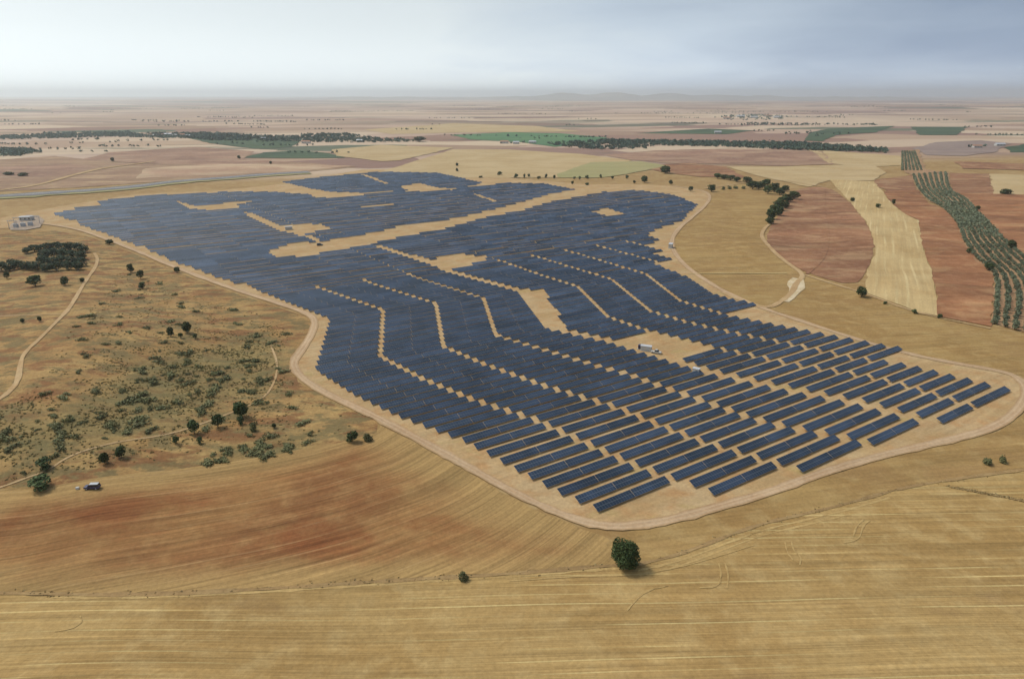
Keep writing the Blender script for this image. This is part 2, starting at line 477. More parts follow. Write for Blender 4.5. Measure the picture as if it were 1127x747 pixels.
def ribbon(name, px, width, mat, level=4, sm=2, wob=0.12, closed=False, world=False, seg=None):
    pts = list(px) if world else [G(*p) for p in px]
    pts = smooth_line(pts, sm, closed)
    if closed: pts = pts + [pts[0]]
    # resample
    P2 = [np.array(pts[0])]
    for a, b_ in zip(pts[:-1], pts[1:]):
        a = np.array(a); b_ = np.array(b_); L = np.linalg.norm(b_ - a)
        s_ = seg or max(3.0, 0.012 * np.hypot(*a)); k = max(1, int(L / s_))
        for j in range(1, k + 1): P2.append(a + (b_ - a) * j / k)
    P2 = np.array(P2)
    d = np.gradient(P2, axis=0); d /= np.linalg.norm(d, axis=1)[:, None] + 1e-9
    nn = np.stack([-d[:, 1], d[:, 0]], 1)
    cum = np.concatenate([[0], np.cumsum(np.linalg.norm(np.diff(P2, axis=0), axis=1))])
    r_ = np.random.default_rng(int(abs(P2[0, 0]) * 13) % 9999)
    K = 4
    offs = np.linspace(-0.5, 0.5, K + 1)
    V, UV = [], []
    jw = 1 + wob * r_.standard_normal(len(P2))[:, None] * np.array([1.0, 0.2, 0, 0.2, 1.0])[None]
    for k in range(K + 1):
        q = P2 + nn * (offs[k] * width * jw[:, k])[:, None]
        dist = np.hypot(q[:, 0], q[:, 1])
        z = hgt(q[:, 0], q[:, 1]) + 0.03 + level * 0.05 + np.maximum(0, dist - 250) * 1.5e-4 * (1 + 0.5 * level)
        V.append(np.column_stack([q, z])); UV.append(np.column_stack([cum, np.full(len(cum), offs[k] * width)]))
    N_ = len(P2); V = np.concatenate(V); UV = np.concatenate(UV)
    fs = []
    for k in range(K):
        a = np.arange(N_ - 1) + k * N_
        fs.append(np.stack([a, a + 1, a + N_ + 1, a + N_], 1))
    o = mesh_obj(name, V, np.concatenate(fs), mat, uv=UV, smooth=True)
    return tag(o, kind='structure')

# ------------------------------------------------------------------ fields
M_STUB = field_mat('stubble', (.36, .238, .095), (.30, .188, .070), (.41, .288, .127), 55, R(1.5), (60, 0.5, .48), .75, (3.6, .24, .8, (.56, .44, .20)), seed=1, stain=(26, .56, (.27, .17, .075), .55))
M_CONT = field_mat('contour_ploughed', (.26, .137, .053), (.205, .095, .038), (.33, .198, .082), 46, 0, (38, .85, .60), .5, (6.5, .4, .35, (.44, .29, .14)), useuv=True, seed=2, stain=(40, .475, (.200, .072, .028), .85), edge=(4, 26, 16, .85, (.335, .222, .09)))
M_HILL = field_mat('scrub_slope', (.365, .238, .095), (.30, .175, .068), (.26, .165, .07), 30, R(20), (9, 3.5, .25), .75, None, seed=3, stain=(9, .47, (.150, .118, .055), .8), edge=(-1.0, 1.0, 3.4, .6, (.165, .138, .060)), stain2=(12, .50, (.19, .085, .038), .75), crisp=True)
M_GOLD = field_mat('golden_slope', (.325, .212, .083), (.27, .165, .062), (.375, .262, .115), 50, R(10), (50, 1.6, .34), .65, None, seed=5, stain=(22, .51, (.27, .165, .068), .7))
M_PAD = field_mat('graded_soil', (.43, .305, .165), (.385, .258, .125), (.38, .21, .09), 24, R(33), (18, 2.0, .25), .75, None, seed=6, stain=(11, .56, (.36, .27, .11), .6))
M_STRAW = field_mat('straw_rows', (.46, .335, .165), (.40, .275, .125), (.50, .38, .20), 60, R(63), (60, 1.6, .22), .4, (6.0, 1.1, .6, (.57, .46, .25)), seed=7)
M_RED = field_mat('red_soil', (.26, .13, .068), (.20, .094, .052), (.35, .205, .118), 60, R(5), (120, 12, .5), .55, None, seed=8, stain=(26, .49, (.385, .25, .135), .5))
M_RED2 = field_mat('red_soil_bright', (.295, .135, .064), (.215, .096, .048), (.37, .21, .11), 60, R(-4), (100, 13, .55), .5, None, seed=9, stain=(26, .50, (.40, .24, .12), .5))
M_PURP = field_mat('purple_soil', (.215, .12, .085), (.30, .18, .12), (.38, .26, .17), 80, R(4), (300, 16, .5), .6, None, seed=10, stain=(60, .50, (.38, .265, .175), .6))
M_PALE = field_mat('pale_straw', (.44, .325, .175), (.39, .275, .135), (.48, .375, .22), 90, R(4), (200, 6, .2), .4, None, seed=11)
M_PURP2 = field_mat('brown_fallow', (.29, .185, .115), (.24, .145, .095), (.36, .25, .15), 70, R(6), (260, 14, .5), .6, None, seed=25, stain=(50, .50, (.40, .28, .165), .6))
M_PINK = field_mat('pink_beige', (.43, .31, .20), (.33, .20, .13), (.48, .36, .24), 100, R(3), (400, 22, .3), .4, None, seed=12)
M_OLGR = field_mat('faded_green', (.29, .265, .12), (.33, .28, .135), (.25, .235, .11), 160, R(2), (200, 8, .2), .4, None, seed=13)
M_GREEN = field_mat('irrigated_green', (.065, .15, .075), (.09, .18, .08), (.14, .19, .095), 300, R(2), (300, 20, .3), .4, None, seed=14)
M_DGREEN = field_mat('dark_green_crop', (.045, .075, .045), (.06, .095, .05), (.10, .12, .06), 200, R(2), (300, 20, .4), .4, None, seed=15)
M_VIOL = field_mat('grey_violet', (.22, .165, .145), (.26, .195, .165), (.31, .24, .20), 150, R(2), (400, 20, .3), .4, None, seed=16)
M_GROVE = field_mat('grove_soil', (.34, .21, .115), (.30, .175, .095), (.38, .26, .15), 60, R(60), (60, 2.0, .3), .5, None, seed=17)
M_TRACK = field_mat('packed_track', (.43, .295, .175), (.375, .245, .14), (.47, .345, .22), 30, 0, (40, .7, .25), .5, None, useuv=True, seed=18, ruts=True)
M_PATH = field_mat('dirt_path', (.43, .295, .155), (.38, .245, .12), (.48, .35, .20), 20, 0, (20, .5, .2), .5, None, useuv=True, seed=19)
M_DITCH = field_mat('ditch_soil', (.25, .16, .072), (.30, .195, .088), (.34, .235, .11), 12, 0, (14, .5, .35), .7, None, useuv=True, seed=20)
M_BANK = field_mat('straw_bank', (.42, .285, .12), (.38, .25, .10), (.47, .34, .15), 14, 0, (18, .5, .3), .6, None, useuv=True, seed=21)
M_STRAWLINE = field_mat('straw_line', (.48, .36, .17), (.43, .31, .14), (.52, .40, .20), 14, 0, (18, .5, .2), .6, None, useuv=True, seed=24)
M_GRAVEL = field_mat('grey_gravel', (.34, .265, .20), (.29, .22, .165), (.38, .30, .235), 20, 0, (6, 3, .2), .5, None, seed=22)
M_CHALK = field_mat('pale_spoil', (.55, .45, .30), (.47, .36, .21), (.60, .51, .37), 10, 0, (8, 2, .3), .6, None, seed=23)

# far country, laid before the near fields
sheet('pale_field', [(400, 143), (500, 136), (590, 139), (640, 145), (520, 146), (430, 148)], M_PALE, 2)
sheet('green_field', [(495, 149), (560, 146), (615, 147), (668, 152), (655, 158), (610, 162), (575, 157), (520, 154)], M_GREEN, 3)
sheet('green_field', [(205, 152), (260, 150), (330, 156), (320, 162), (280, 164), (230, 158)], M_DGREEN, 3)
sheet('green_field', [(268, 174), (290, 168), (330, 166), (362, 169), (380, 174), (330, 174.5)], M_DGREEN, 3)
sheet('dark_crop_field', [(1003, 140), (1064, 140), (1054, 149), (1012, 149)], M_DGREEN, 3)
sheet('dark_crop_field', [(890, 147), (912, 142), (985, 139), (965, 146), (920, 149), (905, 156), (885, 155)], M_DGREEN, 3)
sheet('green_field', [(700, 147), (780, 142), (830, 144), (800, 148)], M_DGREEN, 2)
sheet('violet_field', [(1004, 164), (1030, 157), (1080, 155), (1112, 158), (1095, 168), (1062, 172), (1020, 171)], M_VIOL, 3)
sheet('violet_field', [(1105, 163), (1140, 157), (1150, 168), (1112, 168)], M_DGREEN, 3)
sheet('pale_field', [(890, 165), (990, 172), (1000, 182), (950, 184), (912, 180)], M_PALE, 3)
sheet('ploughed_field', [(664, 171), (720, 166), (800, 164), (905, 167), (918, 181), (860, 183), (800, 181), (735, 180), (690, 176)], M_PURP, 3)
sheet('ploughed_field', [(700, 183), (760, 180), (800, 184), (820, 196), (770, 195), (730, 190)], M_RED, 4)
sheet('golden_field', [(800, 184), (860, 184), (960, 181), (975, 190), (962, 199), (913, 199), (890, 206), (842, 196)], M_PALE, 4)
sheet('golden_field', [(498, 165), (560, 165), (640, 170), (696, 177), (650, 188), (612, 196), (500, 196), (440, 191), (420, 189), (450, 180)], M_PALE, 4)
sheet('faded_green_field', [(612, 192), (650, 179), (705, 178), (735, 183), (690, 192), (660, 196), (615, 196)], M_OLGR, 5)
sheet('ploughed_field', [(-60, 190), (0, 176), (60, 172), (100, 176), (150, 181), (215, 180), (270, 178), (330, 179), (395, 184), (330, 190), (240, 196), (150, 202), (80, 207), (0, 211), (-60, 214)], M_PURP2, 2)
sheet('ploughed_field', [(120, 168), (215, 162), (280, 167), (268, 176), (330, 179), (250, 182), (150, 180), (90, 176)], M_PURP, 3)
sheet('ploughed_field', [(0, 184), (60, 180), (110, 184), (70, 194), (0, 197), (-40, 192)], M_PURP, 3)
sheet('ploughed_field', [(160, 186), (230, 181), (320, 181), (390, 183), (320, 190), (220, 194), (150, 197)], M_PINK, 4)
sheet('golden_field', [(365, 165), (420, 160), (500, 163), (440, 177), (420, 178), (370, 172)], M_PALE, 4)
sheet('ploughed_field', [(1050, 178), (1140, 181), (1140, 188), (1060, 186)], M_RED, 4)
sheet('ploughed_field', [(962, 199), (1003, 193), (1008, 211), (977, 211), (966, 206)], M_RED, 5)
sheet('ploughed_field', [(1045, 191), (1089, 192), (1093, 214), (1047, 213)], M_RED, 5)
sheet('golden_field', [(1089, 192), (1150, 194), (1155, 216), (1093, 214)], M_PALE, 5)

# middle distance, right of the plant
GOLDEN = [(783, 213), (805, 203), (842, 198), (860, 205), (866, 214), (850, 245), (839, 255), (848, 275), (868, 290), (890, 302), (951, 322), (1008, 344), (1031, 348), (1090, 361), (1160, 374),
          (1180, 425), (1118, 412), (1050, 399), (1000, 389), (940, 371), (880, 351), (840, 338), (800, 321), (775, 305), (757, 293), (744, 279), (740, 265), (748, 252), (764, 240), (777, 228)]
sheet('golden_slope', GOLDEN, M_GOLD, 1, sm=1)
sheet('red_ploughed_field', [(876, 209), (894, 206), (913, 207), (934, 221), (953, 243), (964, 273), (953, 300), (940, 316), (888, 301), (866, 288), (848, 275), (842, 262), (851, 245), (868, 220)], M_RED, 3, sm=1)
sheet('straw_field', [(913, 198), (962, 200), (983, 226), (1011, 243), (1016, 273), (1024, 294), (1032, 348), (1008, 343), (951, 322), (954, 300), (964, 275), (953, 243), (934, 221)], M_STRAW, 4)
sheet('red_ploughed_field', [(972, 211), (1011, 210), (1022, 224), (1046, 234), (1060, 256), (1068, 278), (1087, 294), (1093, 304), (1091, 360), (1032, 348), (1024, 294), (1016, 273), (1011, 243), (983, 226)], M_RED2, 5)
GROVE_L = [(1003, 193), (1010, 210), (1022, 222), (1036, 228), (1052, 243), (1063, 273), (1073, 287), (1087, 296), (1094, 306), (1093, 330), (1091, 356)]
GROVE_R = [(1044, 190), (1047, 212), (1066, 218), (1082, 240), (1109, 266), (1127, 281), (1150, 300), (1170, 320), (1180, 340), (1178, 355), (1172, 378)]
sheet('grove_soil', GROVE_L + GROVE_R[::-1], M_GROVE, 5)
sheet('grove_soil', [(992, 167), (1011, 165), (1019, 187), (1040, 190), (1003, 193), (994, 188)], M_GROVE, 5)
sheet('red_ploughed_field', [(1047, 213), (1093, 214), (1160, 216), (1190, 290), (1150, 300), (1127, 281), (1109, 266), (1082, 240), (1066, 218)], M_RED2, 6)

# near fields
DITCH1 = [(-700, 668), (-140, 656), (0, 653), (60, 654), (120, 655), (200, 653), (260, 650), (330, 646), (400, 641), (470, 637), (540, 633), (600, 629), (650, 624), (690, 622)]
DITCH2 = [(698, 622), (735, 614), (765, 604), (800, 590), (840, 576), (880, 567), (930, 555), (975, 542), (1000, 536), (1028, 531)]
sheet('stubble_field', [(p[0], p[1] + 2) for p in DITCH1] + DITCH2 + [(1060, 540), (1090, 546), (1127, 553), (1250, 570), (1700, 610), (1800, 1000), (0, 1000), (-700, 1000), (-700, 665)], M_STUB, 2, amp=.5)
sheet('dry_grass_strip', [(1028, 531), (1060, 524), (1127, 518), (1240, 510), (1250, 568), (1127, 552), (1060, 540)], M_STUB, 1)
sheet('grass_verge', [(684, 622), (665, 598), (690, 584), (740, 576), (790, 562), (850, 545), (905, 524), (960, 508), (1010, 496), (1060, 485), (1100, 474), (1122, 458), (1200, 440), (1240, 510), (1127, 518), (1060, 524),
                     (1028, 531), (975, 542), (930, 555), (880, 567), (840, 576), (800, 590), (765, 604), (735, 614), (700, 622)], M_GOLD, 1)
TRK = [G(*p) for p in [(414, 462), (450, 482), (500, 508), (550, 538), (600, 563), (640, 580), (668, 595), (680, 612)]]
DT1 = [G(*p) for p in DITCH1]
SPD_ = [G(*p) for p in [(150, 395), (200, 385), (300, 368), (318, 395), (300, 425), (250, 450), (150, 478), (60, 505), (-5, 515), (-60, 500), (-60, 470), (-5, 455), (60, 450), (110, 430)]]
SPE_ = [G(*p) for p in [(205, 514), (240, 498), (280, 486), (340, 484), (345, 490), (300, 504)]]
def sdist(poly, X, Y): return np.where(inside(poly, X, Y), -1.0, 1.0) * dist_to(poly, X, Y)
CTOP = [G(*p) for p in [(-200, 560), (-100, 549), (60, 534), (120, 524), (200, 516), (280, 504), (340, 492), (385, 480), (404, 470), (404, 462)]]
def cont_uv(X, Y):
    d = dist_to(CTOP, X, Y, closed=False)
    a = np.arctan2(Y - 150.0, X + 60.0)
    return np.column_stack([np.where(Y > 1e9, 0, X * 0.9 + 0.2 * Y), d])
sheet('ploughed_field', [(-140, 552), (-60, 545), (60, 534), (120, 524), (200, 516), (280, 504), (340, 493), (388, 484), (414, 476), (416, 466), (445, 481), (480, 500), (520, 522), (560, 546), (600, 566), (640, 582), (668, 592), (680, 608),
                         (690, 619), (650, 622), (600, 627), (500, 634), (370, 642), (260, 648), (120, 653), (0, 651), (-140, 654)], M_CONT, 1, cell=4.0, uvf=cont_uv, edgef=lambda X, Y: np.minimum(np.minimum(dist_to(CTOP, X, Y, False) * 1.3, dist_to(TRK, X, Y, False) * .8), dist_to(DT1, X, Y, False) * 1.6))
sheet('scrub_slope', [(-140, 552), (-60, 545), (60, 534), (120, 524), (200, 516), (280, 504), (340, 493), (388, 484), (414, 476), (416, 462), (370, 443), (328, 420), (317, 400), (330, 380), (342, 362), (343, 351), (300, 336), (265, 325), (220, 309), (175, 291),
                      (140, 276), (100, 261), (60, 254), (0, 256), (-160, 270), (-260, 420)], M_HILL, 0, amp=.5, edgef=lambda X, Y: np.minimum(sdist(SPD_, X, Y), sdist(SPE_, X, Y)) / 14.0)
sheet('graded_ground', TRACK_PX + [(700, 203), (640, 203), (560, 196), (500, 187), (400, 187), (300, 204), (240, 210), (150, 214), (100, 222), (40, 232), (0, 240), (0, 252), (30, 250)], M_PAD, 2)

ribbon('dirt_track', [(12, 242)] + TRACK_PX, 4.3, M_TRACK, 5)
ribbon('footpath', [(-40, 462), (-5, 443), (10, 432), (20, 420), (22, 405), (25, 390), (45, 372), (62, 355), (75, 342), (85, 325), (95, 308), (105, 295), (108, 285), (104, 279)], 2.2, M_PATH, 4)
ribbon('footpath', [(-30, 349), (0, 348), (40, 347), (72, 346)], 1.1, M_PATH, 3)
ribbon('footpath', [(-40, 545), (0, 537), (21, 529), (53, 518), (71, 505), (92, 496), (130, 486), (190, 478), (245, 458), (290, 440), (303, 420), (306, 400), (298, 380)], .9, M_PATH, 3)
ribbon('field_path', [(795, 322), (820, 333), (846, 340), (862, 331), (872, 322), (876, 312), (886, 303), (868, 291), (849, 276), (838, 262), (839, 254), (848, 246)], 3.4, M_PATH, 6)
ribbon('field_path', [(888, 302), (905, 287), (912, 268), (909, 245), (906, 222), (908, 207)], 2.6, M_RED, 6)
ribbon('field_path', [(886, 303), (920, 314), (951, 323), (1008, 345), (1090, 362)], 2.0, M_PATH, 6)
ribbon('field_path', [(775, 208), (850, 197), (905, 206)], 3.0, M_PATH, 6)
ribbon('field_path', [(757, 302), (800, 301), (866, 301)], 1.6, M_STRAWLINE, 6)
sheet('pale_spoil', [(867, 310), (872, 306), (884, 308), (886, 318), (878, 325), (868, 333), (862, 332), (868, 322)], M_CHALK, 5, amp=.8)
ribbon('field_path', [(0, 210), (40, 205), (75, 195), (90, 191), (112, 186), (150, 181), (170, 178)], 8.0, M_PATH, 7)
ribbon('field_margin', DITCH1, 1.5, M_DITCH, 4, wob=.3)
ribbon('field_margin', [(x, y + 3) for x, y in DITCH1[3:]], 1.0, M_BANK, 3, wob=.3)
ribbon('field_margin', DITCH2 + [(1060, 526), (1127, 517)], 1.2, M_DITCH, 4, wob=.3)
ribbon('field_margin', [(x + 4, y + 6) for x, y in DITCH2[:8]], .7, M_BANK, 3, wob=.4)
ribbon('field_margin', [(x + 6, y + 11) for x, y in DITCH2[:7]], .6, M_BANK, 3, wob=.4)
for wt in ([(560, 640), (640, 634), (700, 634), (760, 622), (830, 600)], [(791, 620), (794, 632), (791, 646), (770, 647)], [(798, 620), (802, 634), (800, 648)], [(871, 596), (873, 606), (882, 613), (880, 622)], [(864, 597), (866, 608), (873, 617)], [(957, 573), (949, 580), (946, 594), (928, 598)], [(950, 572), (942, 580), (939, 590)],
           [(690, 672), (700, 660), (712, 650), (735, 645)], [(60, 695), (80, 692), (92, 684), (88, 678)]):
    ribbon('wheel_track', wt, .4, M_BANK, 4, wob=.3)
ribbon('field_margin', [(1045, 536), (1075, 541), (1105, 547), (1140, 554)], 1.0, M_DITCH, 4, wob=.3)
ribbon('field_margin', [(1008, 345), (1031, 349), (1060, 356)], 1.0, M_DITCH, 7, wob=.3)
M_ASPH = field_mat('asphalt', (.17, .165, .165), (.20, .195, .19), (.15, .145, .145), 40, 0, (40, 1.5, .15), .4, None, useuv=True, seed=30)
M_WHITE = plain_mat('white_paint', (.72, .71, .68), .6)
HWY = [(-60, 220), (0, 216.5), (43, 214), (96, 210.5), (149, 206), (192, 200.5), (240, 197), (300, 192), (340, 190)]
ribbon('embankment', [(x, y + .6) for x, y in HWY], 40.0, M_OLGR, 7)
ribbon('road', HWY, 27.0, M_ASPH, 9)
gp = [G(*p) for p in HWY]
ribbon('road_marking', gp, 1.2, M_WHITE, 11, world=True)

# ------------------------------------------------------------------ solar tables
TH = R(33.0); CT, ST = math.cos(TH), math.sin(TH)
def uv2(u, v): return (u * CT - v * ST, u * ST + v * CT)

pm, n, l, b = newmat('photovoltaic_glass', 0.22, 0.5)
t = NT(n, l)
sx = n.new('ShaderNodeSeparateXYZ'); l.new(t.uv(), sx.inputs[0])
def gridline(c, period, w):
    d = t.mth('ABSOLUTE', t.mth('SUBTRACT', t.mth('FRACT', t.mth('DIVIDE', c, period)), 0.5))
    return t.mth('GREATER_THAN', d, 0.5 - w / period)
ml = t.mth('MAXIMUM', gridline(sx.outputs[0], 1.1, 0.035), gridline(sx.outputs[1], 1.53, 0.05))
cl = t.mth('MAXIMUM', gridline(sx.outputs[0], 0.183, 0.008), gridline(sx.outputs[1], 0.178, 0.008))
tone = t.noise(t.pos(), 0.055, 3, 0.7)
pc = t.mix(t.rng(tone, 0.35, 0.65), (.013, .025, .043), (.027, .046, .082))
pc = t.mix(t.mth('MULTIPLY', cl, 0.5), pc, (.035, .05, .075))
pc = t.mix(ml, pc, (.12, .135, .155))
rv_ = t.mth('MULTIPLY_ADD', n.new('ShaderNodeNewGeometry').outputs['Random Per Island'], .75, .55)
rv_ = t.mth('MULTIPLY', rv_, t.mth('MULTIPLY_ADD', n.new('ShaderNodeObjectInfo').outputs['Random'], .45, .95))
hp = n.new('ShaderNodeHueSaturation'); t.put(hp.inputs['Value'], rv_); t.put(hp.inputs['Color'], pc)
l.new(hp.outputs[0], b.inputs['Base Color'])
l.new(t.mth('MULTIPLY_ADD', t.noise(t.pos(), 0.4, 2, 0.5), 0.16, 0.14), b.inputs['Roughness'])
M_PV = pm
M_STEEL = plain_mat('galvanised_steel', (.42, .43, .44), .45, .5, .1, 2.0, 0.6)
M_BACK = plain_mat('backsheet', (.50, .50, .50), .6, .3, .05)

T_Z0, T_Z1, T_D, T_L = 0.70, 1.82, 2.85, 30.8
def half_geo(x0, x1, z0=T_Z0, z1=T_Z1, d=T_D):
    """one tilted bank of modules: glass face with its own vertices, a rim and a back sheet"""
    s = math.hypot(d, z1 - z0); nx, nz = -(z1 - z0) / s * .05, d / s * .05
    top = [(x0, 0, z0), (x1, 0, z0), (x1, d, z1), (x0, d, z1)]
    bot = [(x, y - nx, z - nz) for x, y, z in top]
    V = top + top + bot
    uv_ = [(0, 0), (x1 - x0, 0), (x1 - x0, s), (0, s)]
    UV = uv_ + uv_ + uv_
    Fc = [(0, 1, 2, 3), (4, 8, 9, 5), (5, 9, 10, 6), (6, 10, 11, 7), (7, 11, 8, 4), (8, 11, 10, 9)]
    return V, UV, Fc, [0, 1, 1, 1, 1, 2]

def table_proto():
    root = empty('solar_table', (0, 0, 0))
    for x0, x1 in ((-T_L / 2, -0.07), (0.07, T_L / 2)):
        V, UV, Fc, mi = half_geo(x0, x1)
        mesh_obj('solar_panel', V, Fc, [M_PV, M_STEEL, M_BACK], root, uv=UV, mi=mi)
    f = MB()
    for k in range(8):
        x = -T_L / 2 + 1.2 + k * (T_L - 2.4) / 7
        f.box(x - .06, x + .06, .62, .74, -0.4, .86)
        f.box(x - .06, x + .06, 2.3, 2.42, -0.4, 1.5)
        f.add([(x - .05, .1, .62), (x + .05, .1, .62), (x + .05, 2.75, 1.68), (x - .05, 2.75, 1.68), (x - .05, .1, .68), (x + .05, .1, .68), (x + .05, 2.75, 1.74), (x - .05, 2.75, 1.74)],
              [(0, 3, 2, 1), (4, 5, 6, 7), (0, 1, 5, 4), (1, 2, 6, 5), (2, 3, 7, 6), (3, 0, 4, 7)])
    for yy, zz in ((.75, .93), (2.1, 1.46)): f.box(-T_L / 2 + .3, T_L / 2 - .3, yy - .05, yy + .05, zz - .12, zz)
    f.build('support_frame', M_STEEL, root)
    return root

def lane(pts):
    v = [p[0] for p in pts]; u = [p[1] for p in pts]
    return lambda q: float(np.interp(q, v, u))
L = {1: lane([(100, 160), (110, 157), (130, 152), (148, 146.5), (171, 142), (195, 138), (226, 126.5), (256, 119), (292, 114), (362, 145), (431, 129), (470, 124), (1100, 90)]),
     2: lane([(100, 194), (105, 193), (123, 187.5), (148, 178.5), (171, 174), (186, 172), (220, 160), (256, 151), (288, 146), (357, 177), (423, 162), (472, 159), (1100, 125)]),
     3: lane([(100, 230), (105, 229), (115, 227.5), (121, 225), (137, 215), (150, 209.5), (171, 206), (193, 202), (212, 199), (222, 195), (288, 177), (351, 207), (420, 194), (520, 190), (1100, 160)]),
     4: lane([(100, 268), (105, 266), (136, 258), (160, 246), (178, 238), (191, 232.5), (212, 229), (248, 222), (282, 208), (352, 236), (420, 222), (534, 209), (1100, 190)]),
     5: lane([(100, 295), (105, 294), (137, 291.5), (151, 287), (180, 271), (192, 267), (205, 262), (211, 259), (250, 249), (280, 247), (341, 273), (380, 270), (416, 270), (1100, 232)]),
     6: lane([(100, 329), (105, 327), (131, 321), (152, 316), (165, 304), (194, 296), (211, 289), (229, 283), (249, 277.5), (275, 275), (343, 304), (390, 302), (420, 301), (1100, 264)]),
     7: lane([(100, 350), (160, 338), (170, 333), (207, 320), (249, 306), (280, 305), (341, 334), (420, 334), (1100, 297)])}
GAP = {4: 6.5}
NEXTRA = 14
def lane_u(k, v):
    if k < 1: return L[1](v) - 33.0 * (1 - k)
    if k > 7: return L[7](v) + 33.0 * (k - 7)
    return L[k](v)
rows = [109, 116, 122.5, 129, 135.5, 142, 148.5, 155, 161.5, 168, 175, 182, 189, 195.5, 202]
while rows[-1] < 300: rows.append(rows[-1] + 6.1)
while rows[-1] < 420: rows.append(rows[-1] + 6.6)
while rows[-1] < 600: rows.append(rows[-1] + 8.1)
while rows[-1] < 1090: rows.append(rows[-1] + 10.4)
VMIN = {0: 132, 1: 119, 2: 112, 3: 112, 4: 106, 5: 106, 6: 158}
DV = {3: -2.2}

px2 = lambda pts: [ground0(*p) for p in pts]
MAIN = px2([(58, 236), (82, 231.5), (85, 228.5), (112, 226.8), (104, 222.5), (138, 218.8), (167, 215.5), (200, 215), (249, 212), (300, 212), (340, 214.6), (372, 216), (440, 211.8), (488, 209.8), (522, 206), (532, 205), (559, 202.2), (599, 203),
            (633, 209.5), (660, 212.5), (694, 210), (712, 211.5), (738, 215), (752, 219.5), (767, 226.5), (756, 236), (750, 244), (731, 250), (711, 257.5), (726, 265), (711, 270.5), (727, 276), (717, 281), (738, 286), (720, 292), (743, 301), (766, 312.5), (782, 323.5), (805, 331),
            (830, 338), (805, 347), (822, 352), (845, 360), (867, 361.5), (882, 365), (912, 371), (950, 380), (990, 386), (970, 400), (988, 402), (1023, 410), (1062, 419), (1110, 428), (1085, 446), (1075, 455), (1000, 475), (975, 487), (900, 520), (800, 553), (700, 583), (645, 572),
            (520, 505), (480, 482), (440, 459), (400, 437), (352, 415), (336, 400), (346, 375), (355, 351), (340, 342.5), (300, 327.5), (265, 315.5), (225, 301), (190, 288), (150, 271), (100, 252.5)])
TOP = px2([(310, 201), (351, 196), (411, 190.3), (434, 190), (481, 191), (505, 196), (530, 201.5), (520, 205.5), (488, 208.8), (447, 210.6), (400, 213), (386, 212.8), (365, 212.5), (340, 208)])
HOLES = [px2(h) for h in (
    [(668, 379.5), (683, 374), (700, 371), (716, 369), (728, 369.5), (740, 372.5), (752, 375.5), (765, 378.5), (782, 384), (764, 389), (748, 394), (752, 402), (735, 402), (722, 398), (700, 390), (683, 385)],
    [(478, 285), (500, 280), (538, 285), (520, 291), (508, 297), (496, 294)],
    [(574, 319), (597, 321), (612, 345), (622, 361), (606, 364), (595, 351), (585, 333)],
    [(193, 221.5), (210, 227), (225, 227.5), (247, 224.5), (258, 223), (278, 221.5), (277, 223), (262, 226), (262, 230), (235, 233), (210, 231)],
    [(264, 233), (278, 236), (309, 249), (311, 250), (341, 246.5), (361, 253), (336, 259), (354, 265), (349, 267), (330, 260.5), (305, 254), (284, 245)],
    [(293, 279), (320, 269), (350, 267), (385, 262), (415, 256), (440, 250), (488, 244), (532, 234), (572, 224), (606, 214), (635, 209), (664, 212), (606, 223), (572, 232.5), (532, 241), (488, 253), (440, 262), (414, 268), (380, 275), (340, 282.5), (305, 285)],
    [(339, 213.5), (350, 212), (372, 212.5), (386, 214), (400, 213), (400, 216), (386, 217), (360, 218.5), (346, 218)],
    [(440, 206), (461, 202.5), (484, 208), (500, 208), (498, 210), (451, 212)],
    [(396, 228), (430, 225), (430, 226.5), (398, 229.5)],
    [(650, 234), (667, 229.5), (684, 236), (668, 239)],
    [(518, 214), (522, 214), (548, 222.5), (544, 223.5)],
    [(396, 192.5), (400, 192), (428, 203), (424, 203.5)],
    [(410, 270), (420, 272), (500, 295), (494, 298)],
)]
def allowed_many(u, v):
    X, Y = uv2(np.asarray(u, float), v)
    r_ = inside(MAIN, X, Y) | inside(TOP, X, Y)
    if r_.any():
        for h in HOLES: r_ &= ~inside(h, X, Y)
    return r_
def allowed(u, v): return bool(allowed_many([u], v)[0])

pieces = []      # (u0, u1, v): shorter tables where a row is cut
tables = []      # (u0, u1, v, column, left bank, right bank)
for v in rows:
    for k in range(-NEXTRA, 22):
        vv = v + DV.get(k, 0.0)
        if v < VMIN.get(k, 0): continue
        u0 = lane_u(k, vv) + (GAP.get(k, 2.6) if v < 440 else 0.0) / 2; u1 = lane_u(k + 1, vv) - (GAP.get(k + 1, 2.6) if v < 440 else 0.0) / 2
        w = u1 - u0
        if w < 12: continue
        if v < 260 and 0 <= k:
            a_ = allowed(u0 + w * .3, vv + 1.5); b2 = allowed(u0 + w * .75, vv + 1.5)
            if k > 0 and (a_ or b2): a_ = b2 = True
            if a_ or b2: tables.append((u0, u1, vv - 1.0, k, a_, b2))
        else:                       # further back a row is cut wherever a lane, a clearing or the edge cuts it
            q = np.linspace(u0, u1, max(4, int(w / 3)) + 1); qm = (q[1:] + q[:-1]) / 2
            ok = allowed_many(qm, vv + 1.5).tolist()
            if all(ok): tables.append((u0, u1, vv - 1.0, k, True, True)); continue
            a0 = None
            for z_, o_ in enumerate(ok + [False]):
                if o_ and a0 is None: a0 = q[z_]
                if not o_ and a0 is not None:
                    if q[z_] - a0 > 5: pieces.append((a0, q[z_], vv - 1.0))
                    a0 = None

